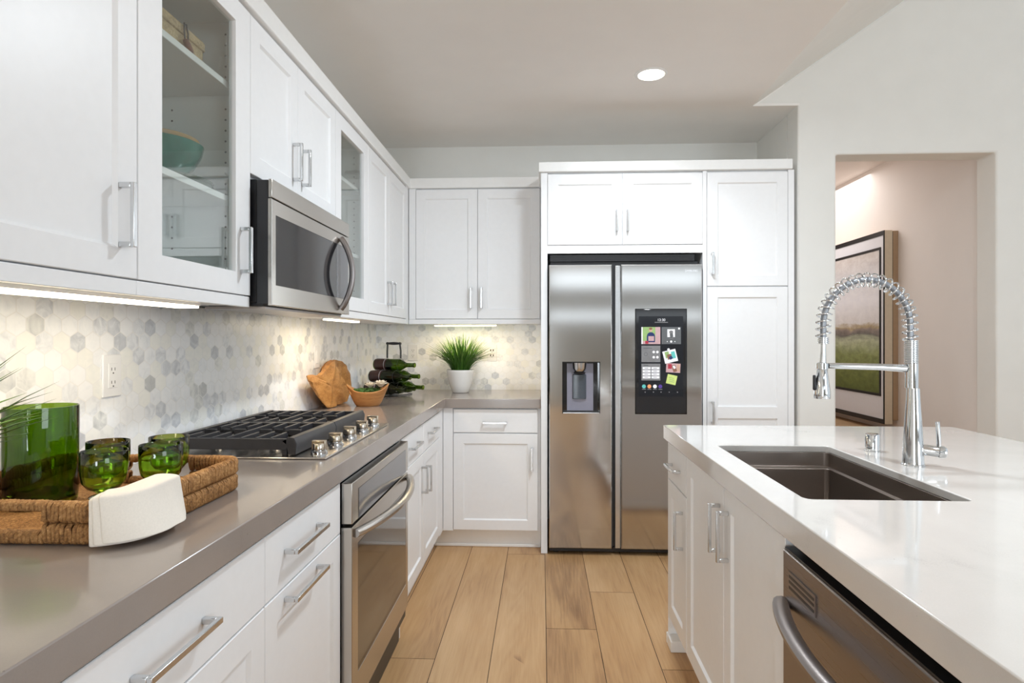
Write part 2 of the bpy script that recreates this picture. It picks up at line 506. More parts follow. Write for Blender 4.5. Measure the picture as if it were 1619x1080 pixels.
class MB:
    def __init__(s):
        s.bm = bmesh.new()
        s.m = 0

    def face(s, vs):
        try:
            f = s.bm.faces.new(vs)
            f.material_index = s.m
            return f
        except ValueError:
            return None

    def box(s, a0, a1, b0, b1, c0, c1, T=ID):
        v = [s.bm.verts.new(T(a, b, c)) for a in (a0, a1) for b in (b0, b1) for c in (c0, c1)]
        for q in ((0, 1, 3, 2), (4, 6, 7, 5), (0, 4, 5, 1), (2, 3, 7, 6), (0, 2, 6, 4), (1, 5, 7, 3)):
            s.face([v[i] for i in q])
        return s

    def rings(s, rs, closed=True, cap0=True, cap1=True, loop=False):
        rows = [[s.bm.verts.new(p) for p in r] for r in rs]
        n = len(rows[0])
        pairs = list(zip(rows, rows[1:]))
        if loop:
            pairs.append((rows[-1], rows[0]))
        for a, b in pairs:
            for i in range(n if closed else n - 1):
                j = (i + 1) % n
                s.face([a[i], a[j], b[j], b[i]])
        if not loop:
            if cap0:
                s.face(rows[0][::-1])
            if cap1:
                s.face(rows[-1])
        return rows

    def prism(s, poly, h0, h1, T=ID):
        s.rings([[T(p[0], p[1], h) for p in poly] for h in (h0, h1)])
        return s

    def tube(s, path, r, n=8, loop=False, sx=None):
        P = [Vector(p) for p in path]
        rr = r if isinstance(r, (list, tuple)) else [r] * len(P)
        rs = []
        t0 = (P[1] - P[0]).normalized()
        ref = Vector((0, 0, 1)) if abs(t0.z) < 0.9 else Vector((1, 0, 0))
        nrm = (ref - t0 * ref.dot(t0)).normalized()
        for i, p in enumerate(P):
            if loop:
                t = (P[(i + 1) % len(P)] - P[i - 1]).normalized()
            elif i == 0:
                t = t0
            elif i == len(P) - 1:
                t = (P[-1] - P[-2]).normalized()
            else:
                t = (P[i + 1] - P[i - 1]).normalized()
            nrm = (nrm - t * nrm.dot(t)).normalized()
            bi = t.cross(nrm)
            k = sx if sx else 1.0
            rs.append([p + nrm * (rr[i] * math.cos(2 * PI * j / n)) + bi * (rr[i] * k * math.sin(2 * PI * j / n)) for j in range(n)])
        s.rings(rs, loop=loop)
        return s

    def lathe(s, prof, o=(0, 0, 0), axis=None, n=28, caps=True):
        o = Vector(o)
        rot = Matrix.Identity(3) if axis is None else Vector((0, 0, 1)).rotation_difference(Vector(axis)).to_matrix()
        rs = []
        for r, z in prof:
            rs.append([o + rot @ Vector((max(r, 1e-5) * math.cos(2 * PI * j / n), max(r, 1e-5) * math.sin(2 * PI * j / n), z)) for j in range(n)])
        s.rings(rs, cap0=caps, cap1=caps)
        return s

    def disc(s, c, nrm, r, n=12, ry=None):
        q = Vector((0, 0, 1)).rotation_difference(Vector(nrm)).to_matrix()
        s.face([s.bm.verts.new(Vector(c) + q @ Vector((r * math.cos(2 * PI * j / n), (ry or r) * math.sin(2 * PI * j / n), 0))) for j in range(n)])
        return s

    def build(s, name, mats, parent=None, bevel=0, seg=2, smooth=35, recalc=True, sub=0, solid=0):
        if recalc:
            bmesh.ops.recalc_face_normals(s.bm, faces=s.bm.faces[:])
        off = Vector((0, 0, 0))
        p = parent
        while p is not None:
            off += p.location
            p = p.parent
        for v in s.bm.verts:
            v.co -= off
        me = bpy.data.meshes.new(name)
        s.bm.to_mesh(me)
        s.bm.free()
        for m in (mats if isinstance(mats, (list, tuple)) else [mats]):
            me.materials.append(M[m])
        if smooth:
            me.shade_smooth()
            me.set_sharp_from_angle(angle=math.radians(smooth))
        o = bpy.data.objects.new(name, me)
        C.objects.link(o)
        o.parent = parent
        if solid:
            k = o.modifiers.new('solid', 'SOLIDIFY')
            k.thickness = solid
            k.offset = 0
        if sub:
            k = o.modifiers.new('sub', 'SUBSURF')
            k.levels = k.render_levels = sub
        if bevel:
            k = o.modifiers.new('bevel', 'BEVEL')
            k.width, k.segments, k.limit_method, k.angle_limit = bevel, seg, 'ANGLE', math.radians(50)
            k.harden_normals = False
        return o


def tag(o, label, cat, group=None):
    o['label'], o['category'] = label, cat
    if group:
        o['group'] = group
    return o


def thing(name, label, cat, loc=(0, 0, 0), group=None):
    o = bpy.data.objects.new(name, None)
    C.objects.link(o)
    o.location = loc
    o.empty_display_size = 0.1
    return tag(o, label, cat, group)


def struct(o):
    o['kind'] = 'structure'
    return o


def copy_tree(o, loc=None, parent=None):
    c = o.copy()
    C.objects.link(c)
    c.parent = parent
    if loc is not None:
        c.location = loc
    for ch in list(o.children):
        copy_tree(ch, None, c)
    return c


# ------------------------------------------------------------------ setting
XW, YB, ZC = -1.185, 4.33, 2.644
YF = 3.66                                        # the wall with the hall opening
XC = 1.237                                       # where the flat ceiling starts to slope up
SL = 0.69
# floor planks
mb = MB()
mb.m = 1
mb.box(-1.4, 6.4, -4.6, 8.7, -0.06, -0.0022)
mb.m = 0
lay = mb.bm.faces.layers.float.new('rnd_f')
joints = {0: 2.70, 1: 3.10, -1: 3.62, -3: 2.42, 2: 2.385, -2: 3.77}
for c in range(-7, 30):
    x0, x1 = 0.019 + c * 0.222, 0.019 + (c + 1) * 0.222
    x0, x1 = max(x0, -1.4), min(x1, 6.4)
    if x1 <= x0:
        continue
    y = joints.get(c, R.uniform(0, 1.52))
    while y > -4.6:
        y -= 1.52
    while y < 8.7:
        a, b_ = max(y, -4.6), min(y + 1.52, 8.7)
        g = 0.0014
        f = mb.face([mb.bm.verts.new(p) for p in ((x0 + g, a + g, 0), (x1 - g, a + g, 0), (x1 - g, b_ - g, 0), (x0 + g, b_ - g, 0))])
        f[lay] = R.random()
        y += 1.52
vals = [f[lay] for f in mb.bm.faces]
fl = struct(mb.build('floor', ['floor', 'seam'], smooth=0, recalc=False))
ob = fl.data
at = ob.attributes.new('rnd', 'FLOAT', 'FACE')
for i, v in enumerate(vals):
    at.data[i].value = v

struct(MB().box(-1.36, XW - 0.012, -4.4, 4.5, 0, ZC + 0.1).build('wall_left', 'wall'))
struct(MB().box(-1.36, 1.60, YB + 0.012, YB + 0.16, 0, ZC + 0.1).build('wall_back', 'wall'))
struct(MB().box(XW - 0.0119, XW, 0.3, YB + 0.0119, 0.9, 1.385).build('wall_left_tile', 'hex_y', smooth=0))
struct(MB().box(XW, -0.005, YB, YB + 0.0119, 0.9, 1.385).build('wall_back_tile', 'hex_x', smooth=0))
# wall with the opening to the hall; runs up under the sloping ceiling
poly = [(1.50, 0), (1.718, 0), (1.718, 2.353), (2.619, 2.353), (2.619, 0), (6.3, 0), (6.3, ZC + SL * (6.3 - XC)), (XC, ZC + 0.004), (1.50, ZC + 0.004)]
struct(MB().prism(poly, YF, YF + 0.165, lambda u, v, w: (u, w, v)).build('wall_front', 'wall', bevel=0.012, seg=3))
struct(MB().box(1.50, 1.62, YF + 0.1655, YB + 0.012, 0, ZC + 0.05).build('wall_alcove', 'wall'))
struct(MB().box(2.66, 2.80, YF + 0.165, 8.6, 0, ZC).build('wall_hall_right', 'hall'))
struct(MB().box(1.50, 1.62, YB + 0.012, 8.6, 0, ZC).build('wall_hall_left', 'hall'))
struct(MB().box(1.50, 2.80, 8.6, 8.72, 0, ZC).build('wall_hall_end', 'hall'))
struct(MB().box(1.62, 2.80, YF + 0.165, 8.6, ZC, ZC + 0.1).build('ceiling_hall', 'hall'))
# ceiling: flat part with a notch for the alcove, then the slope
mb = MB()
mb.prism([(-1.36, -4.4), (XC, -4.4), (XC, YF), (1.55, YF + 0.001), (1.55, 4.5), (-1.36, 4.5)], ZC, ZC + 0.12)
struct(mb.build('ceiling', 'ceil'))
mb = MB()
mb.prism([(XC, ZC), (6.3, ZC + SL * (6.3 - XC)), (6.3, ZC + SL * (6.3 - XC) + 0.12), (XC, ZC + 0.12)], -4.4, YF, lambda u, v, w: (u, w, v))
struct(mb.build('ceiling_slope', 'wall'))
# rear wall behind the camera with a high band of windows
mb = MB()
T = lambda u, v, w: (u, w, v)
mb.box(-1.36, 6.3, 0, 0.7595, -4.4, -4.28, T)
mb.box(-1.36, 6.3, 0.76, 1.60, -4.4, -4.28, T)
mb.box(-1.36, 6.3, 1.80, 2.22, -4.4, -4.28, T)
mb.box(-1.36, XC, 2.56, ZC, -4.4, -4.28, T)
for a, b_ in ((-1.36, 0.1), (3.1, 6.3)):
    mb.box(a, b_, 1.60, 1.80, -4.4, -4.28, T)
    mb.box(a, b_, 2.22, 2.56, -4.4, -4.28, T)
mb.prism([(XC, 2.56), (6.3, 2.56), (6.3, ZC + SL * (6.3 - XC)), (XC, ZC)], -4.4, -4.28, T)
struct(mb.build('wall_rear', 'rear'))

# crown trims
mb = MB()
xc, yc = -0.864, 3.988
mb.prism([(-1.19, 0.60), (xc, 0.60), (xc, yc), (-0.006, yc), (-0.006, YB), (-1.19, YB)], 2.266, 2.333)
struct(mb.build('trim_1', 'trim', bevel=0.003))
mb = MB().box(-0.018, 1.455, 3.622, 4.32, 2.264, 2.322)
struct(mb.build('trim_2', 'trim', bevel=0.003))


# ------------------------------------------------------------------ cabinet pieces
def shaker(F, u0, u1, v0, v1, fr=0.06, t=0.02, dep=0.008, mid=None):
    mb = MB()
    rect = lambda a, w: [F(u0 + a, v0 + a, w), F(u1 - a, v0 + a, w), F(u1 - a, v1 - a, w), F(u0 + a, v1 - a, w)]
    mb.rings([rect(0, -t), rect(0, -0.0015), rect(0.0015, 0), rect(fr, 0), rect(fr + 0.007, -dep)])
    if mid:
        mb.box(u0 + fr, u1 - fr, mid[0], mid[1], -dep - 0.002, 0, F)
    return mb


def glass_frame(F, u0, u1, v0, v1, fr, frb, t=0.02):
    mb = MB()

    def rect(a, b, w):
        return [F(u0 + a, v0 + b, w), F(u1 - a, v0 + b, w), F(u1 - a, v1 - b, w), F(u0 + a, v1 - b, w)]
    mb.rings([rect(0, 0, -t), rect(0, 0, 0), rect(fr, frb, 0), rect(fr + 0.004, frb + 0.004, -t)], loop=True)
    return mb


def slab(F, u0, u1, v0, v1, t=0.02):
    mb = MB()
    rect = lambda a, w: [F(u0 + a, v0 + a, w), F(u1 - a, v0 + a, w), F(u1 - a, v1 - a, w), F(u0 + a, v1 - a, w)]
    mb.rings([rect(0, -t), rect(0, -0.002), rect(0.002, 0)])
    return mb


def pull(F, u, v, ln, vert, parent, out=0.034, th=0.011):
    """square bar handle: bar and two legs as one piece of metal"""
    mb = MB()
    h = ln / 2
    G = (lambda a, b, w: F(u + b, v + a, w)) if vert else (lambda a, b, w: F(u + a, v + b, w))
    mb.box(-h, h, -th / 2, th / 2, out - 0.009, out, G)
    mb.box(-h, -h + th, -th / 2, th / 2, 0, out - 0.009, G)
    mb.box(h - th, h, -th / 2, th / 2, 0, out - 0.009, G)
    return mb.build('handle', 'nickel', parent, bevel=0.0012)


# --- left wall cabinets
XU = -0.878
FU = FX(XU)
ZD0, ZD1 = 1.407, 2.258


def carcass(root, y0, y1, z0=1.378, z1=2.266, rail=True):
    MB().box(-1.184, XU - 0.021, y0, y1, z0, z1).build('cabinet_body', 'cab', root)
    if rail:
        MB().box(XU - 0.0205, XU - 0.003, y0, y1, 1.372, 1.404).build('light_rail', 'cab', root, bevel=0.0015)


u = thing('wall_cabinet', 'white wall cabinet with a solid door, nearest the camera above the green pitcher', 'cabinet', (-1.03, 1.03, 1.372))
carcass(u, 0.774, 1.2895)
d = shaker(FU, 0.776, 1.288, ZD0, ZD1).build('door', 'cab', u)
pull(FU, 1.234, 1.536, 0.135, True, d)


def glass_cabinet(y0, y1, label, hy, shelves):
    u = thing('glass_front_cabinet', label, 'cabinet', (-1.03, (y0 + y1) / 2, 1.372), 'glass-fronted wall cabinets')
    xf = XU - 0.021
    mb = MB()
    t = 0.018
    mb.box(-1.184, xf, y0 + 0.0005, y0 + t, 1.378, 2.266)
    mb.box(-1.184, xf, y1 - t, y1 - 0.0005, 1.378, 2.266)
    mb.box(-1.184, -1.174, y0 + t, y1 - t, 1.378, 2.266)
    mb.box(-1.174, xf, y0 + t, y1 - t, 1.378, 1.420)
    mb.box(-1.174, xf, y0 + t, y1 - t, 2.225, 2.266)
    mb.m = 1
    for x in (-0.945, -1.11):
        for k in range(24):
            z = 1.452 + k * 0.032
            if all(abs(z - s_ + 0.009) > 0.02 for s_ in shelves):
                mb.disc((x, y1 - t - 0.0007, z), (0, -1, 0), 0.0032)
    mb.build('cabinet_body', ['cab_in', 'darkhole'], u)
    MB().box(xf + 0.0005, XU - 0.003, y0, y1, 1.372, 1.404).build('light_rail', 'cab', u, bevel=0.0015)
    for z in shelves:
        MB().box(-1.1735, -0.908, y0 + t + 0.0005, y1 - t - 0.0005, z - 0.018, z).build('shelf', 'cab_in', u, bevel=0.0015)
    d = glass_frame(FU, y0 + 0.0015, y1 - 0.0015, ZD0, ZD1, (y1 - y0 - 0.346) / 2, 0.064).build('door', 'cab', u, bevel=0.001)
    a = (y1 - y0 - 0.346) / 2 - 0.006
    MB().box(y0 + a, y1 - a, ZD0 + 0.058, ZD1 - 0.058, -0.015, -0.011, FU).build('glass_pane', 'pane', d)
    pull(FU, hy, 1.536, 0.135, True, d)
    if y0 > 2:
        MB().box(XU - 0.105, XU - 0.022, y1 - t - 0.014, y1 - t - 0.001, 2.105, 2.122).build('hinge', 'nickel', d, bevel=0.003)
    return u


glass_cabinet(1.290, 1.8055, 'glass-fronted wall cabinet holding the teal bowl, left of the microwave', 1.748, (2.022, 1.692))
u = thing('wall_cabinet', 'short white two-door wall cabinet directly above the microwave', 'cabinet', (-1.03, 2.19, 1.765))
carcass(u, 1.806, 2.5695, 1.7655, rail=False)
for a, b_, hy in ((1.8075, 2.1645, 2.125), (2.1675, 2.568, 2.204)):
    d = shaker(FU, a, b_, 1.778, ZD1).build('door', 'cab', u)
    pull(FU, hy, 1.902, 0.135, True, d)
glass_cabinet(2.570, 3.0595, 'glass-fronted wall cabinet between the microwave and the corner', 2.612, (2.019, 1.690))
u = thing('wall_cabinet', 'white two-door wall cabinet on the left wall nearest the corner', 'cabinet', (-1.03, 3.5, 1.372))
carcass(u, 3.060, 4.31)
for a, b_, hy in ((3.0615, 3.4835, 3.446), (3.4865, 3.93, 3.524)):
    d = shaker(FU, a, b_, ZD0, ZD1).build('door', 'cab', u)
    pull(FU, hy, 1.536, 0.135, True, d)
MB().box(XU - 0.0205, XU - 0.001, 3.932, 3.998, 1.372, 2.266).build('corner_filler', 'cab', u)

# --- back wall cabinets
FB = FNY(4.001)
u = thing('wall_cabinet', 'white two-door wall cabinet above the potted grass on the rear wall', 'cabinet', (-0.42, 4.17, 1.372))
MB().box(-0.8775, -0.0065, 4.022, 4.329, 1.378, 2.266).build('cabinet_body', 'cab', u)
MB().box(-0.8775, -0.0065, 4.004, 4.0215, 1.372, 1.404).build('light_rail', 'cab', u, bevel=0.0015)
MB().box(-0.876, -0.831, 4.002, 4.0215, 1.405, 2.266).build('corner_filler', 'cab', u)
for a, b_, hx in ((-0.829, -0.4225, -0.463), (-0.4195, -0.012, -0.394)):
    d = shaker(FB, a, b_, ZD0, ZD1).build('door', 'cab', u)
    pull(FB, hx, 1.543, 0.135, True, d)

# --- left base cabinets
XB = -0.600
FBs = FX(XB)


def base_left(label, y0, y1, fronts, toe=True, ybody=None):
    u = thing('base_cabinet', label, 'cabinet', (-0.9, (y0 + y1) / 2, 0))
    MB().box(-1.184, XB - 0.021, y0 + 0.0005, (ybody or y1) - 0.0005, 0.11, 0.857).build('cabinet_body', 'cab', u)
    MB().box(-1.1, -0.662, y0 + 0.0005, (ybody or y1) - 0.0005, 0, 0.1095).build('toe_kick', 'trim', u)
    for kind, a, b_, z0, z1, hu, hv, ln, vert in fronts:
        if kind == 'drawer':
            d = slab(FBs, a + 0.0015, b_ - 0.0015, z0, z1).build('drawer', 'cab', u)
        else:
            d = shaker(FBs, a + 0.0015, b_ - 0.0015, z0, z1).build('door', 'cab', u)
        if hu is not None:
            pull(FBs, hu, hv, ln, vert, d)
    return u


base_left('white base cabinet under the woven tray, at the left edge of the kitchen', 0.62, 1.30,
          [('drawer', 0.62, 1.30, 0.698, 0.846, 0.963, 0.778, 0.20, False), ('door', 0.62, 0.959, 0.125, 0.694, 0.92, 0.56, 0.135, True), ('door', 0.961, 1.30, 0.125, 0.694, None, 0, 0, False)])
base_left('narrow white base cabinet with two stacked horizontal handles beside the oven', 1.30, 1.7995,
          [('drawer', 1.30, 1.798, 0.698, 0.846, 1.506, 0.780, 0.215, False), ('door', 1.30, 1.798, 0.125, 0.694, 1.506, 0.668, 0.215, False)])
u = base_left('white base cabinet with two drawers over two doors between oven and corner', 2.592, 3.57,
              [('drawer', 2.60, 3.083, 0.698, 0.846, 2.83, 0.778, 0.20, False), ('drawer', 3.087, 3.57, 0.698, 0.846, 3.30, 0.778, 0.20, False),
               ('door', 2.60, 3.083, 0.125, 0.694, 3.035, 0.570, 0.135, True), ('door', 3.087, 3.57, 0.125, 0.694, 3.140, 0.555, 0.135, True)], ybody=4.325)
MB().box(XB - 0.0205, XB - 0.0005, 3.572, 3.690, 0.112, 0.857).build('corner_filler', 'cab', u)

# --- back base cabinet
FBb = FNY(3.69)
u = thing('base_cabinet', 'white base cabinet with one drawer over one door beside the refrigerator', 'cabinet', (-0.3, 4.0, 0))
MB().box(-0.598, -0.0065, 3.711, 4.325, 0.11, 0.857).build('cabinet_body', 'cab', u)
MB().box(-0.661, -0.0065, 3.752, 3.78, 0, 0.1095).build('toe_kick', 'trim', u)
MB().box(-0.661, -0.0065, 3.739, 3.7518, 0, 0.018).build('shoe_moulding', 'trim', u, bevel=0.004)
MB().box(-0.5985, -0.538, 3.6915, 3.7105, 0.112, 0.857).build('corner_filler', 'cab', u)
d = slab(FBb, -0.535, -0.024, 0.708, 0.850).build('drawer', 'cab', u)
pull(FBb, -0.283, 0.770, 0.145, False, d)
d = shaker(FBb, -0.535, -0.024, 0.118, 0.702).build('door', 'cab', u)
pull(FBb, -0.060, 0.550, 0.140, True, d)

# --- refrigerator housing and pantry
FP = FNY(3.64)
u = thing('refrigerator_cabinet', 'white cabinet housing the refrigerator with two short doors above it', 'cabinet', (0.47, 4.0, 0))
MB().box(-0.0045, 0.034, 3.640, 4.329, 0, 2.263).build('side_panel', 'cab', u, bevel=0.0015)
MB().box(0.9445, 0.967, 3.640, 4.329, 0, 2.263).build('side_panel', 'cab', u, bevel=0.0015)
MB().box(0.0345, 0.944, 3.6615, 4.329, 1.832, 2.263).build('cabinet_body', 'cab', u)
MB().box(0.0345, 0.944, 3.644, 3.661, 1.783, 1.830).build('fascia', 'cab', u)
for a, b_, hx in ((0.036, 0.4745, 0.443), (0.4775, 0.943, 0.506)):
    d = shaker(FP, a, b_, 1.833, 2.252).build('door', 'cab', u)
    pull(FP, hx, 1.972, 0.130, True, d)
u = thing('pantry_cabinet', 'tall white pantry cabinet to the right of the refrigerator', 'cabinet', (1.2, 4.0, 0))
MB().box(0.9675, 1.470, 3.6615, 4.329, 0.11, 2.263).build('cabinet_body', 'cab', u)
MB().box(0.9675, 1.470, 3.72, 4.3, 0, 0.1095).build('toe_kick', 'trim', u)
MB().box(1.4365, 1.470, 3.641, 3.661, 0.11, 2.263).build('filler_strip', 'cab', u)
d = shaker(FP, 0.970, 1.434, 1.586, 2.252).build('door', 'cab', u)
pull(FP, 0.998, 1.716, 0.130, True, d)
d = shaker(FP, 0.970, 1.434, 0.118, 1.580, mid=(0.810, 0.878)).build('door', 'cab', u)
pull(FP, 0.998, 0.845, 0.130, True, d)

# ------------------------------------------------------------------ worktops
mb = MB()
mb.prism([(-1.1845, 0.3), (-0.586, 0.3), (-0.586, 3.667), (-0.0055, 3.667), (-0.0055, 4.3295), (-1.1845, 4.3295)], 0.858, 0.914)
tag(mb.build('countertop', 'quartz', bevel=0.0025), 'taupe quartz worktop running along the left and rear walls', 'worktop')

# island worktop with the sink cut-out
IX0, IX1, IY0, IY1 = 0.512, 1.690, 0.25, 2.603
SX0, SX1, SY0, SY1 = 0.598, 0.968, 1.418, 2.120


def rrect(x0, x1, y0, y1, r, n=4):
    p = []
    for cx_, cy_, a0 in ((x1 - r, y0 + r, -PI / 2), (x1 - r, y1 - r, 0), (x0 + r, y1 - r, PI / 2), (x0 + r, y0 + r, PI)):
        for k in range(n + 1):
            a = a0 + PI / 2 * k / n
            p.append((cx_ + r * math.cos(a), cy_ + r * math.sin(a)))
    return p


mb = MB()
hole = rrect(SX0, SX1, SY0, SY1, 0.018)
n = len(hole)
outer = []
for i, p in enumerate(hole):            # outer loop with the same count, corners on the corner fans
    k, j = divmod(i, 5)
    cx_ = [IX1, IX1, IX0, IX0][k]
    cy_ = [IY0, IY1, IY1, IY0][k]
    if j == 2:
        outer.append((cx_, cy_))
    elif k == 0:
        outer.append((p[0], IY0) if j < 2 else (IX1, p[1]))
    elif k == 1:
        outer.append((IX1, p[1]) if j < 2 else (p[0], IY1))
    elif k == 2:
        outer.append((p[0], IY1) if j < 2 else (IX0, p[1]))
    else:
        outer.append((IX0, p[1]) if j < 2 else (p[0], IY0))
zt, zs, zb = 0.914, 0.892, 0.857
inn = rrect(IX0 + 0.02, IX1 - 0.02, IY0 + 0.02, IY1 - 0.02, 0.001)
mb.rings([[(x, y, zt) for x, y in hole], [(x, y, zt) for x, y in outer], [(x, y, zb) for x, y in outer],
          [(min(max(x, IX0 + 0.02), IX1 - 0.02), min(max(y, IY0 + 0.02), IY1 - 0.02), zb) for x, y in outer],
          [(min(max(x, IX0 + 0.02), IX1 - 0.02), min(max(y, IY0 + 0.02), IY1 - 0.02), zs) for x, y in outer],
          [(x, y, zs) for x, y in hole]], loop=True)
tag(mb.build('island_countertop', 'quartz_lit', bevel=0.0025), 'glossy taupe quartz worktop of the island, lightened in colour for window light, with a sink cut-out', 'worktop')

# sink under the cut-out
mb = MB()
r1 = rrect(SX0 + 0.002, SX1 - 0.002, SY0 + 0.002, SY1 - 0.002, 0.016)
ro = rrect(SX0 - 0.015, SX1 + 0.03, SY0 - 0.015, SY1 + 0.015, 0.016)
rl = rrect(SX0 + 0.012, SX1 - 0.012, SY0 + 0.012, SY1 - 0.03, 0.016)
rb = rrect(SX0 + 0.03, SX1 - 0.03, SY0 + 0.03, SY1 - 0.045, 0.03)
Z = lambda r, z: [(x, y, z) for x, y in r]
mb.rings([Z(ro, 0.8915), Z(r1, 0.8915), Z(r1, 0.845), Z(rl, 0.842), Z(rl, 0.69), Z(rb, 0.672)], cap0=False)
mb.lathe([(0.045, 0.6725), (0.045, 0.675), (0.03, 0.674), (0.001, 0.673)], ((SX0 + SX1) / 2 + 0.08, (SY0 + SY1) / 2, 0), caps=False)
tag(mb.build('kitchen_sink', 'sink', solid=0.0015, bevel=0.002), 'dark steel undermount sink set in the island', 'sink')

# ------------------------------------------------------------------ island cabinets
XI = 0.528
FI = FNX(XI)


def base_island(label, y0, y1, fronts, end=False):
    u = thing('island_cabinet', label, 'cabinet', (0.8, (y0 + y1) / 2, 0))
    if 'sink' in label:
        mb = MB()
        mb.box(XI + 0.021, 1.12, y0 + 0.0005, y1 - 0.0005, 0.11, 0.64)
        mb.box(XI + 0.021, XI + 0.04, y0 + 0.0005, y1 - 0.0005, 0.64, 0.856)
        mb.box(1.05, 1.12, y0 + 0.0005, y1 - 0.0005, 0.64, 0.856)
        mb.build('cabinet_body', 'cab', u)
    else:
        MB().box(XI + 0.021, 1.12, y0 + 0.0005, y1 - 0.0005, 0.11, 0.856).build('cabinet_body', 'cab', u)
    MB().box(XI + 0.075, 1.1, y0 + 0.0005, y1 - 0.0005, 0, 0.1095).build('toe_kick', 'trim', u)
    if end:
        MB().box(XI + 0.001, 1.12, y1, y1 + 0.008, 0.0, 0.855).build('island_end', 'cab', u)
        mb = MB()
        mb.box(XI - 0.004, 1.12, y1 + 0.0085, y1 + 0.020, 0, 0.045)
        mb.box(XI - 0.004, XI + 0.0745, y1 - 0.07, y1 - 0.001, 0, 0.045)
        mb.build('base_moulding', 'trim', u, bevel=0.003)
    for kind, a, b_, z0, z1, hu, hv, ln, vert in fronts:
        if kind == 'drawer':
            d = slab(FI, a + 0.0015, b_ - 0.0015, z0, z1).build('drawer', 'cab', u)
        else:
            d = shaker(FI, a + 0.0015, b_ - 0.0015, z0, z1).build('door', 'cab', u)
        pull(FI, hu, hv, ln, vert, d)


base_island('narrow white island cabinet with one drawer over one door, nearest the refrigerator', 2.262, 2.585,
            [('drawer', 2.264, 2.585, 0.697, 0.846, 2.435, 0.767, 0.15, False), ('door', 2.264, 2.585, 0.125, 0.692, 2.322, 0.555, 0.145, True)], True)
base_island('white two-door island cabinet under the sink, next to the dishwasher', 1.3525, 2.261,
            [('door', 1.8055, 2.26, 0.125, 0.846, 1.845, 0.715, 0.145, True), ('door', 1.354, 1.8025, 0.125, 0.846, 1.762, 0.715, 0.145, True)])
u = [o for o in bpy.data.objects if o.get('label', '').endswith('under the sink, next to the dishwasher')][0]
MB().box(1.1215, 1.38, 0.32, 2.585, 0, 0.8565).build('back_panel', 'cab', u)
MB().box(XI, 1.12, 0.32, 0.7395, 0, 0.856).build('island_end', 'cab', u)  # unseen near-end cabinet block of the island, grouped with the sink unit

# dishwasher
u = thing('dishwasher', 'dark stainless dishwasher with a bowed handle built into the island', 'dishwasher', (0.8, 1.04, 0))
D0, D1 = 0.744, 1.348
FD = FNX(0.520)
MB().box(0.56, 1.10, D0, D1, 0.02, 0.845).build('tub', 'black', u)
mb = MB()
mb.box(D0, D1, 0.11, 0.826, -0.038, 0, FD)
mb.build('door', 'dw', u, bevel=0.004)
MB().box(D0 + 0.004, D1 - 0.004, 0.8265, 0.8305, -0.037, -0.003, FD).build('top_edge', 'black', u)
mb = MB()
mb.box(1.185, 1.312, 0.749, 0.790, 0.0002, 0.003, FD)
mb.m = 1
for z in (0.758, 0.770, 0.781):
    mb.box(1.190, 1.307, z - 0.0028, z + 0.0028, 0.003, 0.0036, FD)
mb.build('vent', ['dark_steel', 'black'], u)
path = []
for k in range(25):
    t = k / 24
    y = 1.338 - t * (1.338 - 0.756)
    w = 0.006 + 0.052 * math.sin(PI * t) ** 0.75
    path.append(FD(y, 0.715, w))
MB().tube(path, 0.0115, 10, sx=1.5).build('handle', 'dark_steel', u)
MB().box(0.60, 1.09, D0, D1, 0.0, 0.019).build('kick_plate', 'black', u)

# ------------------------------------------------------------------ oven
u = thing('wall_oven', 'stainless built-in oven below the gas cooktop', 'oven', (-0.9, 2.196, 0))
O0, O1 = 1.813, 2.579
XO = -0.569
FO = FX(XO)
MB().box(-1.10, XO - 0.034, O0 + 0.02, O1 - 0.02, 0.0, 0.835).build('oven_body', 'black', u)
mb = MB()
mb.box(O0, O1, 0.7185, 0.842, -0.033, 0, FO)
mb.build('control_panel', 'steel_h', u, bevel=0.002)
cp = [c for c in u.children if c.name.startswith('control_panel')][0]
MB().box(O0 + 0.065, O1 - 0.045, 0.7195, 0.812, 0.0003, 0.0012, FO).build('display', 'greyglass', cp)
mb = MB()
dr = lambda a0, a1, b0, b1, w: [FO(O0 + a0, b0, w), FO(O1 - a1, b0, w), FO(O1 - a1, b1, w), FO(O0 + a0, b1, w)]
mb.rings([dr(0, 0, 0.142, 0.708, -0.033), dr(0, 0, 0.142, 0.708, -0.002), dr(0.002, 0.002, 0.144, 0.706, 0), dr(0.058, 0.036, 0.245, 0.645, 0), dr(0.060, 0.038, 0.247, 0.643, -0.003)])
dd = mb.build('door', 'steel_h', u)
MB().box(O0 + 0.060, O1 - 0.038, 0.247, 0.643, -0.0028, -0.0006, FO).build('door_window', 'ovenglass', dd)
path = []
for k in range(25):
    t = k / 24
    y = O0 + 0.008 + t * (O1 - O0 - 0.016)
    path.append(FO(y, 0.690, 0.006 + 0.062 * math.sin(PI * t) ** 0.8))
MB().tube(path, 0.0135, 10, sx=1.25).build('handle', 'steel', dd)
MB().box(O0 + 0.004, O1 - 0.004, 0.10, 0.1405, -0.033, -0.01, FO).build('toe_gap_strip', 'black', u)  # black strip in place of the dark toe space below the oven
# fillers around the oven
ut = thing('oven_cabinet', 'narrow white strips framing the built-in oven', 'cabinet', (-0.9, 2.2, 0))
MB().box(-1.15, XB - 0.006, 2.5805, 2.5915, 0, 0.857).build('filler_strip', 'cab', ut)
MB().box(-1.15, XB - 0.006, 1.8005, 1.8115, 0, 0.857).build('filler_strip', 'cab', ut)
MB().box(-0.62, XB - 0.006, 1.8125, 2.5795, 0.8435, 0.857).build('top_strip', 'cab', ut)

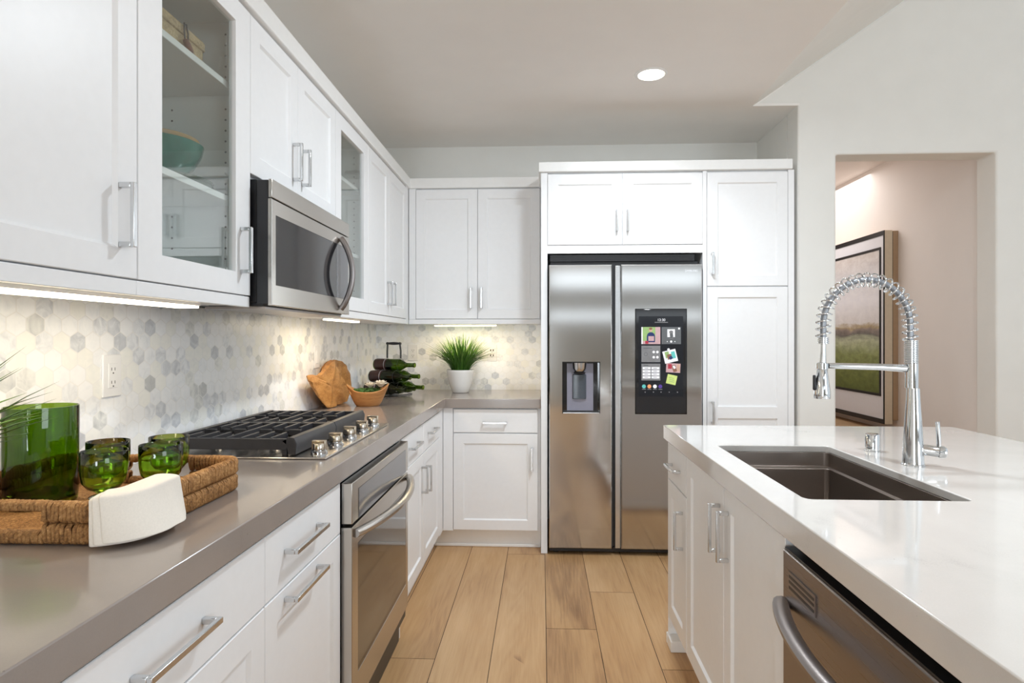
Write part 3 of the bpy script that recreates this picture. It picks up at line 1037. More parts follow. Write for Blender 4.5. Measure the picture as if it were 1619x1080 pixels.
# ------------------------------------------------------------------ cooktop
u = thing('gas_cooktop', 'stainless gas cooktop with black cast-iron grates on the left worktop', 'cooktop', (-0.9, 2.18, 0.914))
K0, K1, KX0, KX1 = 1.802, 2.552, -1.165, -0.645
MB().box(KX0, KX1, K0, K1, 0.9145, 0.921).build('cooktop_plate', 'steel', u, bevel=0.003)
burn = [(-0.86, 1.98, 0.036), (-1.06, 1.98, 0.030), (-0.96, 2.18, 0.046), (-0.86, 2.38, 0.034), (-1.06, 2.38, 0.036)]
for x, y, r in burn:
    b_ = MB().lathe([(r * 1.25, 0.9212), (r * 1.2, 0.927), (r, 0.930), (r, 0.938), (r * 0.4, 0.938)], (x, y, 0), n=20).build('burner', 'nickel', u)
    MB().lathe([(r * 0.96, 0.9385), (r * 0.98, 0.946), (r * 0.85, 0.949), (0.001, 0.949)], (x, y, 0), n=20).build('burner_cap', 'iron', b_)


def grate(y0, y1):
    mb = MB()
    zt = 0.974
    # front rail with a sloping face, rear rail, side rails
    FT = lambda a, b, h: (a, h, b)
    mb.prism([(-0.792, 0.965), (-0.768, zt + 0.003), (-0.752, zt + 0.001), (-0.744, 0.957), (-0.748, 0.924), (-0.770, 0.924), (-0.778, 0.955)], y0, y1, FT)
    mb.box(-1.155, -1.137, y0, y1, 0.945, zt)
    for y in (y0, y1 - 0.014):
        mb.box(-1.155, -0.775, y, y + 0.014, 0.938, zt - 0.002)
    for x in (-1.150, -0.785):
        for y in (y0 + 0.004, y1 - 0.02):
            mb.box(x - 0.008, x + 0.008, y, y + 0.016, 0.9214, 0.95)
    xs = [-1.108, -1.062, -1.015, -0.968, -0.922, -0.876, -0.830]
    ym = (y0 + y1) / 2
    for i, x in enumerate(xs):
        FTb = lambda a, b, h, x=x: (x + a, h, b)
        pr = [(-0.0065, 0.950), (0.0065, 0.950), (0.0045, zt), (-0.0045, zt)]
        if i == 3:
            mb.prism(pr, y0 + 0.01, y1 - 0.01, FTb)
        else:
            g = 0.040 if i in (1, 5) else 0.055
            for a, b_ in ((y0 + 0.01, ym - g), (ym + g, y1 - 0.01)):
                mb.prism(pr, a, b_, FTb)
    # cross pieces round the burner openings
    for xc_ in (-1.06, -0.872):
        for s in (-1, 1):
            for sx in (-1, 1):
                mb.tube([(xc_ + sx * 0.048, ym + s * 0.062, 0.962), (xc_ + sx * 0.02, ym + s * 0.05, 0.962), (xc_, ym + s * 0.044, 0.962)], 0.0065, 6)
        for dx in (-0.05, 0.05):
            mb.box(xc_ + dx - 0.02, xc_ + dx + 0.02, ym - 0.005, ym + 0.005, 0.955, zt)
    return mb


for a, b_ in ((1.826, 2.184), (2.188, 2.546)):
    grate(a, b_).build('grate', 'iron', u, bevel=0.0015)
for y in (1.868, 2.020, 2.170, 2.320, 2.470):
    kb = MB().lathe([(0.026, 0.9212), (0.0255, 0.927), (0.021, 0.931), (0.021, 0.934)], (-0.690, y, 0), n=24).build('knob', 'chrome', u)
    mb = MB()
    mb.lathe([(0.020, 0.9342), (0.020, 0.952), (0.018, 0.955)], (-0.690, y, 0), n=24)
    mb.box(-0.712, -0.668, y - 0.0085, y + 0.0085, 0.9345, 0.962)
    mb.build('knob_grip', 'gold', kb, bevel=0.002)

# ------------------------------------------------------------------ microwave
u = thing('microwave', 'stainless over-the-range microwave below the short wall cabinet', 'microwave', (-1.0, 2.195, 1.37))
W0, W1 = 1.822, 2.568
XM = -0.819
FM = FX(XM)
mb = MB()
mb.box(-1.183, XM - 0.050, W0 + 0.004, W1 - 0.004, 1.388, 1.7645)
mb.box(XM - 0.0495, XM - 0.0125, W0 + 0.001, W1 - 0.001, 1.382, 1.762)
mb.build('microwave_body', 'black', u, bevel=0.002)
MB().box(-1.02, XM - 0.03, W0 + 0.004, W1 - 0.004, 1.377, 1.3878).build('bottom_plate', 'black', u, bevel=0.002)
mb = MB()
mb.box(W0 + 0.02, W1 - 0.02, 1.3695, 1.3765, -0.22, -0.03, FM)
mb.build('grease_filter', 'dark_steel', u)
MB().box(W0, W1, 1.708, 1.7645, -0.012, 0, FM).build('vent_strip', 'steel_h', u, bevel=0.002)
mb = MB()
dr = lambda a0, a1, b0, b1, w: [FM(W0 + a0, b0, w), FM(W1 - a1, b0, w), FM(W1 - a1, b1, w), FM(W0 + a0, b1, w)]
mb.rings([dr(0, 0, 1.379, 1.7045, -0.012), dr(0, 0, 1.379, 1.7045, -0.002), dr(0.002, 0.002, 1.381, 1.7025, 0), dr(0.026, 0.010, 1.442, 1.658, 0), dr(0.027, 0.011, 1.443, 1.657, -0.002)])
dd = mb.build('door', 'steel_h', u)
MB().box(W0 + 0.027, 2.408, 1.443, 1.657, -0.0018, -0.0004, FM).build('door_window', 'blackglass', dd)
MB().box(2.4095, W1 - 0.011, 1.443, 1.657, -0.0018, -0.0002, FM).build('control_panel', 'greyglass', dd)
path = []
for k in range(21):
    t = k / 20
    path.append(FM(2.445, 1.397 + t * (1.685 - 1.397), 0.005 + 0.048 * math.sin(PI * t) ** 0.8))
MB().tube(path, 0.012, 10, sx=1.0).build('handle', 'dark_steel', dd)

# ------------------------------------------------------------------ under-cabinet lamps
for nm, x0, x1, y0, y1, lb, pw in (('a', -0.99, -0.925, 0.80, 1.62, 'lit under-cabinet strip lamp at the left edge, above the green pitcher', 1.0),
                                   ('b', -0.985, -0.935, 2.70, 3.12, 'lit under-cabinet strip lamp just right of the microwave', 1.3),
                                   ('c', -0.72, -0.30, 4.06, 4.10, 'lit under-cabinet strip lamp on the rear wall above the potted grass', 2.2)):
    u = thing('under_cabinet_light', lb, 'lamp', ((x0 + x1) / 2, (y0 + y1) / 2, 1.3775))
    MB().box(x0, x1, y0, y1, 1.366, 1.3775).build('housing', 'plastic', u, bevel=0.003)
    MB().box(x0 + 0.003, x1 - 0.003, y0 + 0.004, y1 - 0.004, 1.360, 1.3659).build('diffuser', 'strip', u, bevel=0.002)
    l = area('under_cabinet_glow', ((x0 + x1) / 2, (y0 + y1) / 2, 1.355), ((x0 + x1) / 2 - (0.25 if nm != 'c' else 0), (y0 + y1) / 2 + (0.25 if nm == 'c' else 0), 0.9),
             (x1 - x0), (y1 - y0), pw, (1.0, 0.78, 0.50))
    l.rotation_euler = (0, 0, 0)

# ceiling downlight
u = thing('recessed_downlight', 'round lit recessed downlight in the kitchen ceiling', 'lamp', (0.565, 3.19, ZC))
MB().lathe([(0.066, ZC - 0.0004), (0.068, ZC - 0.006), (0.083, ZC - 0.003), (0.084, ZC - 0.0004)], (0.565, 3.19, 0), n=40, caps=False).build('trim_ring', 'trim', u)
MB().lathe([(0.0655, ZC - 0.0006), (0.0655, ZC - 0.0025), (0.001, ZC - 0.003)], (0.565, 3.19, 0), n=40).build('lens', 'lamp', u)
l = bpy.data.lights.new('downlight_beam', 'SPOT')
l.energy, l.color, l.spot_size, l.spot_blend, l.shadow_soft_size = 24, (0.93, 0.96, 1.0), math.radians(120), 0.6, 0.06
o = bpy.data.objects.new('downlight_beam', l)
C.objects.link(o)
o.location = (0.565, 3.19, ZC - 0.02)
# added fill light to brighten the hall, out of sight
l = bpy.data.lights.new('hall_fill_light', 'AREA')
l.shape, l.size, l.energy, l.color = 'DISK', 1.5, 14, (1.0, 0.95, 0.92)
o = bpy.data.objects.new('hall_fill_light', l)
C.objects.link(o)
o.location = (2.1, 5.6, ZC - 0.03)

# ------------------------------------------------------------------ refrigerator
u = thing('refrigerator', 'stainless side-by-side refrigerator with a water dispenser and a touch screen', 'refrigerator', (0.487, 3.95, 0))
YR = 3.612
FR = FNY(YR)
MB().box(0.052, 0.925, 3.675, 4.30, 0.03, 1.735).build('fridge_body', 'black', u)
mb = MB()
for z in range(5):
    mb.box(0.050, 0.900, 3.658 - 0.0002 * z, 4.0, 1.737 + 0.0078 * z, 1.737 + 0.0078 * z + 0.0068)
mb.build('hinge_cover', 'black', u)
MB().box(0.048, 0.928, 3.655, 3.6745, 0.012, 0.040).build('kick_grille', 'black', u)
for x in (0.085, 0.885):
    MB().lathe([(0.026, 0), (0.026, 0.012), (0.02, 0.0295)], (x, 3.70, 0), n=16).build('foot', 'black', u)


def door_with_hole(x0, x1, z0, z1, h):
    mb = MB()
    def rc(a0, b0, a1, b1, w):
        return [FR(a0, b0, w), FR(a1, b0, w), FR(a1, b1, w), FR(a0, b1, w)]
    mb.rings([rc(h[0], h[2], h[1], h[3], -0.060), rc(h[0], h[2], h[1], h[3], 0), rc(x0 + 0.005, z0 + 0.005, x1 - 0.005, z1 - 0.005, 0), rc(x0, z0, x1, z1, -0.006), rc(x0, z0, x1, z1, -0.060)], loop=True)
    return mb


hl = (0.121, 0.343, 0.836, 1.141)
dl = door_with_hole(0.043, 0.412, 0.041, 1.711, hl).build('freezer_door', 'fridge', u)
hr = (0.546, 0.846, 0.835, 1.452)
drr = door_with_hole(0.466, 0.934, 0.041, 1.711, hr).build('fridge_door', 'fridge', u)
MB().box(0.4135, 0.427, 0.05, 1.70, -0.06, -0.030, FR).build('door_gasket', 'black', dl)
mb = MB()
mb.prism([(0.4275, -0.055), (0.4275, -0.020), (0.432, -0.006), (0.458, -0.006), (0.4645, -0.012), (0.4645, -0.055)], 0.045, 1.706, lambda a, b, h: FR(a, h, b))
mb.build('handle_channel', 'nickel', drr, bevel=0.0015)
# dispenser
dp = MB()
dp.m = 0
dp.box(hl[0] + 0.001, hl[1] - 0.001, hl[2] + 0.001, hl[3] - 0.001, -0.075, -0.0605, FR)
dp.box(hl[0] + 0.0005, hl[0] + 0.004, hl[2] + 0.001, hl[3] - 0.001, -0.060, -0.0005, FR)
dp.box(hl[1] - 0.004, hl[1] - 0.0005, hl[2] + 0.001, hl[3] - 0.001, -0.060, -0.0005, FR)
dp.box(hl[0] + 0.004, hl[1] - 0.004, hl[3] - 0.006, hl[3] - 0.0005, -0.060, -0.0005, FR)
dp.m = 1
dp.box(hl[0] + 0.030, hl[1] - 0.036, hl[2] + 0.012, hl[3] - 0.012, -0.0604, -0.052, FR)
dp.m = 2
dp.box(hl[0] + 0.0045, hl[1] - 0.0045, hl[2] + 0.0005, hl[2] + 0.006, -0.060, -0.002, FR)
M['lilac'] = plain('lilac_grey_plastic', (0.26, 0.25, 0.31), 0.3)
M['slate'] = plain('slate_plastic', (0.055, 0.065, 0.08), 0.25)
dsp = dp.build('water_dispenser', ['blackglass', 'lilac', 'nickel'], u)
cxd = 0.2235
MB().lathe([(0.026, 1.078), (0.034, 1.084), (0.040, 1.100), (0.043, 1.130), (0.044, 1.1345)], FR(cxd, 0, -0.030)[:2] + (0,), n=24).build('nozzle', 'nickel', dsp)
MB().lathe([(0.022, 1.066), (0.034, 1.070), (0.036, 1.0775)], FR(cxd, 0, -0.030)[:2] + (0,), n=24).build('nozzle_cup', 'black', dsp)
mb = MB()
mb.prism([(0.184, -0.0515), (0.184, -0.040), (0.224, -0.034), (0.264, -0.040), (0.264, -0.0515)], 0.918, 1.064, lambda a, b, h: FR(a, h, b))
mb.build('paddle', 'slate', dsp, bevel=0.003)
# touch screen
mb = MB()
mb.box(hr[0] + 0.0015, hr[1] - 0.0015, hr[2] + 0.0015, hr[3] - 0.0015, -0.059, 0.0012, FR)
scr = mb.build('touch_screen', 'blackglass', u, bevel=0.004)


def lit(name, col, k=0.55):
    m, nt, b = new_mat(name)
    co = objco(nt)
    r = ramp(nt, noise(nt, 35, 2, co), [(0.35, tuple(c * 0.9 for c in col)), (0.65, col)])
    L(nt, r, b.inputs['Base Color'])
    L(nt, r, b.inputs['Emission Color'])
    b.inputs['Emission Strength'].default_value = k
    b.inputs['Roughness'].default_value = 0.15
    M[name] = m
    return name


cols = [lit('scr_bg', (0.006, 0.007, 0.010)), lit('scr_grey', (0.09, 0.095, 0.10)), lit('scr_mid', (0.15, 0.15, 0.155)), lit('scr_white', (0.62, 0.62, 0.64)),
        lit('scr_green', (0.22, 0.33, 0.13)), lit('scr_navy', (0.02, 0.03, 0.10)), lit('scr_pink', (0.40, 0.26, 0.27)), lit('scr_teal', (0.09, 0.37, 0.35)),
        lit('scr_orange', (0.66, 0.27, 0.12)), lit('scr_violet', (0.07, 0.04, 0.22)), lit('scr_lime', (0.42, 0.50, 0.16)), lit('scr_brown', (0.19, 0.09, 0.06)),
        lit('scr_red', (0.30, 0.03, 0.05)), lit('scr_skin', (0.42, 0.27, 0.20))]
mb = MB()
zz = [0.0014]
pxs = 0.27e-2 * 1.0          # one photo pixel on the door is about 3.7 mm


def sx(p):
    return 0.546 + (p - 1004.0) / (1086.0 - 1004.0) * 0.300


def sz(p):
    return 1.452 - (p - 488.0) / (655.0 - 488.0) * 0.617


def quad(c, x0, y0, x1, y1, rot=0.0, lay=0):
    mb.m = c
    w = 0.0014 + 0.0003 * lay
    cx_, cz_ = (sx(x0) + sx(x1)) / 2, (sz(y0) + sz(y1)) / 2
    hx, hz = abs(sx(x1) - sx(x0)) / 2, abs(sz(y0) - sz(y1)) / 2
    ca, sa = math.cos(rot), math.sin(rot)
    mb.face([mb.bm.verts.new(FR(cx_ + a * hx * ca - b * hz * sa, cz_ + a * hx * sa + b * hz * ca, w)) for a, b in ((-1, -1), (1, -1), (1, 1), (-1, 1))])


def dot(c, x, y, r, lay=1, ry=None):
    mb.m = c
    w = 0.0014 + 0.0003 * lay
    mb.face([mb.bm.verts.new(FR(sx(x) + r * 0.00366 * math.cos(2 * PI * k / 16), sz(y) + (ry or r) * 0.00366 * math.sin(2 * PI * k / 16), w)) for k in range(16)])


quad(0, 1010, 500, 1080, 627)
# photograph tile: a person in a navy top holding a box
quad(6, 1014, 517, 1044, 544, 0, 1)
quad(4, 1015.5, 517, 1036, 539, 0, 2)
quad(3, 1014, 517, 1016, 544, 0, 3)
dot(5, 1029, 532, 6.5, 3, 7)
quad(5, 1022.5, 531, 1035.5, 541, 0, 4)
dot(13, 1028.6, 521.5, 2.8, 4, 3.4)
dot(11, 1028.6, 519.6, 2.7, 5, 1.8)
quad(6, 1025, 531.5, 1034, 539, 0, 5)
quad(12, 1020, 539, 1025, 543.5, 0, 5)
# music tile
quad(1, 1046, 517, 1076.5, 544, 0, 1)
quad(3, 1055, 520.5, 1067, 533, 0, 2)
dot(2, 1061, 525, 3.2, 3, 2.5)
quad(1, 1059, 527, 1064, 533, 0.1, 3)
dot(3, 1073.5, 519.5, 1.6, 2)
dot(3, 1061, 540, 1.8, 2)
dot(3, 1055, 540, 0.8, 2)
dot(3, 1067, 540, 0.8, 2)
quad(2, 1058, 535, 1065, 535.8, 0, 2)
# weather / family tile with four round buttons
quad(2, 1014, 546.5, 1044, 572.5, 0, 1)
for x in (1033.5, 1039.3):
    for y in (556.5, 564.8):
        dot(3, x, y, 2.1, 2)
quad(1, 1017, 550, 1031, 551.2, 0, 2)
dot(1, 1021, 560, 3, 2)
dot(2, 1021, 560, 2.2, 3)
# list tile with eight pills
quad(2, 1014, 575, 1044, 601.5, 0, 1)
quad(1, 1018, 577, 1025, 578.4, 0, 2)
for x0 in (1016, 1030):
    for y0 in (580.3, 585.1, 590, 594.8):
        quad(3, x0, y0, x0 + 12.5, y0 + 3.6, 0, 2)
        quad(2, x0 + 3, y0 + 1.4, x0 + 8.5, y0 + 2.2, 0, 3)
# pinned photographs and a note
quad(6, 1053, 574.5, 1075.5, 589, -0.05, 2)
quad(12, 1056, 575.5, 1062, 583, 0, 3)
quad(11, 1063, 577, 1069, 588, 0.3, 3)
quad(3, 1064, 578, 1067.5, 583, 0.5, 4)
quad(13, 1070, 576, 1074.5, 587, 0, 3)
quad(3, 1049, 553.5, 1070, 573, 0.24, 4)
quad(4, 1051.5, 556, 1058, 566, 0.24, 5)
quad(11, 1055, 560, 1062, 568, 0.24, 6)
quad(7, 1061.5, 555.5, 1067.5, 566.5, 0.24, 6)
quad(5, 1058, 563, 1063, 568, 0.6, 7)
dot(3, 1056.8, 552.6, 2, 7)
quad(10, 1054, 592.6, 1069.5, 607.5, -0.22, 3)
for k, y in enumerate((597, 600, 603)):
    quad(4, 1057.5 + k * 0.3, y, 1065.5 + k * 0.2, y + 1.0, -0.22, 4)
for c, x in ((7, 1018), (8, 1026.6), (3, 1035.4), (9, 1044)):
    dot(c, x, 611, 3.1, 1)
    quad(2, x - 3, 615, x + 3, 616, 0, 1)
for x in (1020, 1033, 1045, 1058, 1071):
    dot(2, x, 620, 0.9, 1)
quad(2, 1035, 509, 1056, 510.2, 0, 1)
mb.build('screen_display', cols, scr, smooth=0, recalc=False)


def text(name, body, size, M4, mat, parent, ext=0.0002):
    cu = bpy.data.curves.new(name, 'FONT')
    cu.body, cu.size, cu.extrude = body, size, ext
    cu.align_x = cu.align_y = 'CENTER'
    t = bpy.data.objects.new(name, cu)
    C.objects.link(t)
    bpy.context.view_layer.update()
    me = bpy.data.meshes.new_from_object(t.evaluated_get(bpy.context.evaluated_depsgraph_get()))
    bpy.data.objects.remove(t)
    off = Vector((0, 0, 0))
    p = parent
    while p is not None:
        off += p.location
        p = p.parent
    me.transform(Matrix.Translation(-off) @ M4)
    me.materials.clear()
    me.materials.append(M[mat])
    o = bpy.data.objects.new(name, me)
    C.objects.link(o)
    o.parent = parent
    return o


face_y = lambda x, z: Matrix.Translation((x, YR - 0.0018, z)) @ Matrix.Rotation(PI / 2, 4, 'X')
text('screen_clock', '12:30', 0.021, face_y(sx(1045.5), sz(506)), 'scr_white', scr)
M['badge'] = plain('pale_badge_print', (0.86, 0.88, 0.92), 0.4)
text('brand_lettering', 'SAMSUNG', 0.016, Matrix.Translation((0.872, YR - 0.0005, 1.672)) @ Matrix.Rotation(PI / 2, 4, 'X'), 'badge', drr)

# ------------------------------------------------------------------ outlets and switches
def outlet(T, u, v, label, kind, black=False):
    """T maps (along, up, out) to the room"""
    p = T(u, v, 0)
    t = thing('wall_outlet' if kind != 'switch' else 'wall_switch', label, 'outlet' if kind != 'switch' else 'switch', p)
    MB().box(u - 0.036, u + 0.036, v - 0.058, v + 0.058, 0.0003, 0.0055, T).build('cover_plate', 'plastic', t, bevel=0.002)
    if kind == 'switch':
        MB().box(u - 0.016, u + 0.016, v - 0.033, v + 0.033, 0.0056, 0.0095, T).build('rocker', 'plastic', t, bevel=0.001)
        return
    f = MB()
    f.box(u - 0.017, u + 0.017, v - 0.034, v + 0.034, 0.0056, 0.0075, T)
    f = f.build('socket_face', 'plastic', t, bevel=0.001)
    mb = MB()
    k = 1.7 if black else 1.0
    for dv in (-0.018, 0.018):
        mb.box(u - 0.0075 * k, u - 0.0055, v + dv - 0.004 * k, v + dv + 0.004 * k, 0.0076, 0.0079, T)
        mb.box(u + 0.0055, u + 0.0075 * k, v + dv - 0.004 * k, v + dv + 0.004 * k, 0.0076, 0.0079, T)
        mb.box(u - 0.002 * k, u + 0.002 * k, v + dv - 0.013, v + dv - 0.009, 0.0076, 0.0079, T)
    mb.build('slots', 'darkhole', f)


TL, TB = FX(XW), FNY(YB)
outlet(TL, 1.628, 1.176, 'white wall outlet on the hexagon tile above the green goblets', 'outlet')
outlet(TL, 3.165, 1.180, 'white wall switch on the side wall above the wooden boards', 'switch')
outlet(TL, 3.93, 1.190, 'white wall switch on the side wall close to the corner, behind the wine bottles', 'switch')
outlet(TB, -0.918, 1.176, 'white wall outlet on the rear wall between bottles and potted grass', 'outlet')
outlet(TB, -0.352, 1.176, 'white wall outlet with dark slots on the rear wall right of the potted grass', 'outlet', True)

# ------------------------------------------------------------------ woven tray
TX0, TX1, TY0, TY1 = -1.180, -0.728, 1.030, 1.478
TZ0, TZ1 = 0.9146, 0.992
tray = thing('woven_tray', 'rectangular woven seagrass tray with handle slots on the left worktop', 'tray', ((TX0 + TX1) / 2, (TY0 + TY1) / 2, TZ0))
RC = 0.045


def tray_path(s_):
    """point, tangent on the mid line of the tray wall, s_ in metres from the near left corner, anticlockwise"""
    x0, x1, y0, y1 = TX0 + 0.012, TX1 - 0.012, TY0 + 0.012, TY1 - 0.012
    r = RC
    segs = [('l', (x0 + r, y0), (x1 - r, y0)), ('a', (x1 - r, y0 + r), -PI / 2), ('l', (x1, y0 + r), (x1, y1 - r)), ('a', (x1 - r, y1 - r), 0),
            ('l', (x1 - r, y1), (x0 + r, y1)), ('a', (x0 + r, y1 - r), PI / 2), ('l', (x0, y1 - r), (x0, y0 + r)), ('a', (x0 + r, y0 + r), PI)]
    for sg in segs:
        if sg[0] == 'l':
            a, b_ = Vector(sg[1]), Vector(sg[2])
            ln = (b_ - a).length
            if s_ <= ln:
                return a + (b_ - a) * (s_ / ln), (b_ - a).normalized()
        else:
            ln = r * PI / 2
            if s_ <= ln:
                an = sg[2] + s_ / r
                return Vector(sg[1]) + Vector((math.cos(an), math.sin(an))) * r, Vector((-math.sin(an), math.cos(an)))
        s_ -= ln
    return Vector((x0 + r, y0)), Vector((1, 0))


LEN = 2 * ((TX1 - TX0 - 0.024 - 2 * RC) + (TY1 - TY0 - 0.024 - 2 * RC)) + 2 * PI * RC


def wraps(z0, z1, thick, step, skip=None, r=0.0041, only=None):
    mb = MB()
    n_ = int(LEN / step)
    for i in range(n_):
        p, t = tray_path(i * LEN / n_)
        if skip and skip(p):
            continue
        if only and not only(p):
            continue
        nr = Vector((t.y, -t.x))
        j = R.uniform(-0.0012, 0.0012)
        loop_ = []
        hh, ww = (z1 - z0) / 2 - r, thick / 2 - r
        lean = R.uniform(-0.0025, 0.0025)
        for k in range(12):
            a = 2 * PI * k / 12
            ca, sa = math.cos(a), math.sin(a)
            e = 0.55
            wv = ww * math.copysign(abs(ca) ** e, ca) + (0.0009 if k % 2 else -0.0004)
            hv = hh * math.copysign(abs(sa) ** e, sa)
            q = p + nr * wv + t * (j + lean * sa)
            loop_.append((q.x, q.y, (z0 + z1) / 2 + hv))
        mb.tube(loop_, r * R.uniform(0.9, 1.12), 6, loop=True)
    return mb


def in_slot(p):
    near = p.y < TY0 + 0.03 and -1.02 < p.x < -0.878
    far = p.y > TY1 - 0.03 and -1.015 < p.x < -0.862
    return near or far


zm = (TZ0 + TZ1) / 2
for left in (True, False):
    side = lambda p, left=left: (p.x < -0.945) == left
    wraps(zm - 0.001, TZ1, 0.026, 0.0076, in_slot, only=side).build('upper_wrap', 'rope', tray, smooth=60)
    wraps(TZ0, zm, 0.024, 0.0076, in_slot, only=side).build('lower_wrap', 'rope', tray, smooth=60)
for near in (True, False):
    hold = lambda p, near=near: in_slot(p) and (p.y < 1.25) == near
    wraps(TZ1 - 0.020, TZ1, 0.024, 0.0076, None, only=hold).build('slot_grip', 'rope', tray, smooth=60)
    wraps(TZ0, TZ0 + 0.024, 0.024, 0.0076, None, only=hold).build('slot_sill', 'rope', tray, smooth=60)
mb = MB()
rr_ = R
n_ = 62
for i in range(n_):
    y = TY0 + 0.026 + (TY1 - TY0 - 0.052) * (i + 0.5) / n_
    pts = [(TX0 + 0.022 + (TX1 - TX0 - 0.044) * k / 20, y, TZ0 + 0.0045 + 0.0014 * math.sin(k * PI + i * PI)) for k in range(21)]
    mb.tube(pts, 0.0038, 6)
mb.build('woven_base', 'rope', tray, smooth=60)

# ------------------------------------------------------------------ green glassware on the tray
ZT = TZ0 + 0.0105
pt = thing('glass_pitcher', 'tall dark green cylindrical glass pitcher on the woven tray', 'pitcher', (-1.072, 1.262, ZT))
prof = [(0.060, 0.0), (0.064, 0.004), (0.0655, 0.02), (0.067, 0.10), (0.0672, 0.206), (0.0668, 0.2085), (0.0645, 0.2085), (0.064, 0.206), (0.0635, 0.10), (0.0615, 0.020), (0.056, 0.013), (0.001, 0.0125)]
MB().lathe([(r, z + ZT) for r, z in prof], (-1.072, 1.262, 0), n=64).build('body', 'green_dark', pt, smooth=50)
path = []
for k in range(15):
    a = -PI / 2 + PI * k / 14
    path.append((-1.072 - 0.052 - 0.030 * math.cos(a), 1.262 - 0.046 - 0.030 * math.cos(a), ZT + 0.125 + 0.055 * math.sin(a)))
MB().tube(path, 0.0085, 12).build('handle', 'green_dark', pt, smooth=60)

gp = [(0.036, 0.0), (0.0375, 0.003), (0.030, 0.0065), (0.014, 0.0095), (0.0115, 0.018), (0.0115, 0.036), (0.018, 0.044), (0.030, 0.050), (0.0385, 0.062), (0.0415, 0.078), (0.0425, 0.098), (0.0425, 0.1245),
      (0.0420, 0.1251), (0.0413, 0.1245), (0.0412, 0.098), (0.0402, 0.0785), (0.0372, 0.0635), (0.029, 0.0525), (0.017, 0.0475), (0.001, 0.0465)]


def goblet(x, y, label):
    g = thing('goblet', label, 'glass', (x, y, ZT), 'green goblets on the tray')
    MB().lathe([(r, z + ZT) for r, z in gp[5:]], (x, y, 0), n=48).build('bowl', 'green', g, smooth=60)
    MB().lathe([(r, z + ZT) for r, z in gp[:5]] + [(0.0112, ZT + 0.0357)], (x, y, 0), n=40).build('stem_and_foot', 'green_dark', g, smooth=60)
    return g


goblet(-0.891, 1.205, 'green glass goblet nearest the camera, beside the pitcher on the tray')
goblet(-0.965, 1.318, 'green glass goblet at the back of the tray next to the pitcher')
goblet(-0.822, 1.284, 'green glass goblet on the tray just behind the cream napkin')
goblet(-0.868, 1.386, 'green glass goblet on the tray nearest the gas cooktop')

# ------------------------------------------------------------------ napkin over the corner of the tray
nap = thing('cloth_napkin', 'folded cream linen napkin draped over the near corner of the woven tray', 'napkin', (-0.74, 1.06, 0.9146))


def nap_sheet(s0, s1, gap, low0, low1, inn=0.028, ns=30, nd=26, ph=0.0):
    """s0..s1 along the tray rim; low0/low1: how far the hanging edge stands off the wall at each end"""
    mb = MB()
    rows = []
    for i in range(ns + 1):
        f = i / ns
        p, t = tray_path(s0 + (s1 - s0) * f)
        nr = Vector((t.y, -t.x))
        row = []
        top = TZ1 + gap + 0.003 * f
        flare = low0 + (low1 - low0) * math.sin(PI * f) ** 0.9
        for j in range(nd + 1):
            d_ = j / nd
            if d_ < 0.16:
                k = d_ / 0.16
                off, z = -0.014 - gap, top - inn * (1 - k)
            elif d_ < 0.34:
                k = (d_ - 0.16) / 0.18
                a = PI * (1 - k)
                off, z = (0.015 + gap) * math.cos(a), top + 0.004 * math.sin(a)
            else:
                k = (d_ - 0.34) / 0.66
                zl = 0.9155 + gap * 0.8 + 0.010 * f
                z = top + (zl - top) * k
                wav = 0.003 * math.sin(f * 7 + ph + k * 2.0) * k + 0.0015 * math.sin(f * 19 + 1.3 + ph) * k
                off = 0.015 + gap + flare * k ** 1.4 + wav
            sk = t * ((0.012 * (1 - f) + 0.008 * f) * max(0, d_ - 0.34))
            q = p + nr * off + sk
            row.append((q.x, q.y, z))
        rows.append(row)
    mb.rings(rows, closed=False, cap0=False, cap1=False)
    return mb


SN = TX1 - TX0 - 0.024 - 2 * RC
SE = SN + PI * RC / 2 + 0.086
nap_sheet(SN + 0.014, SE, 0.0125, 0.004, 0.036).build('top_layer', 'linen', nap, smooth=80, solid=0.0016, sub=1)
nap_sheet(SN + 0.006, SE + 0.003, 0.0090, 0.006, 0.031, ph=0.5).build('middle_layer', 'linen', nap, smooth=80, solid=0.0016, sub=1)
nap_sheet(SN + 0.001, SE - 0.003, 0.0055, 0.008, 0.026, ph=0.9).build('bottom_layer', 'linen', nap, smooth=80, solid=0.0016, sub=1)


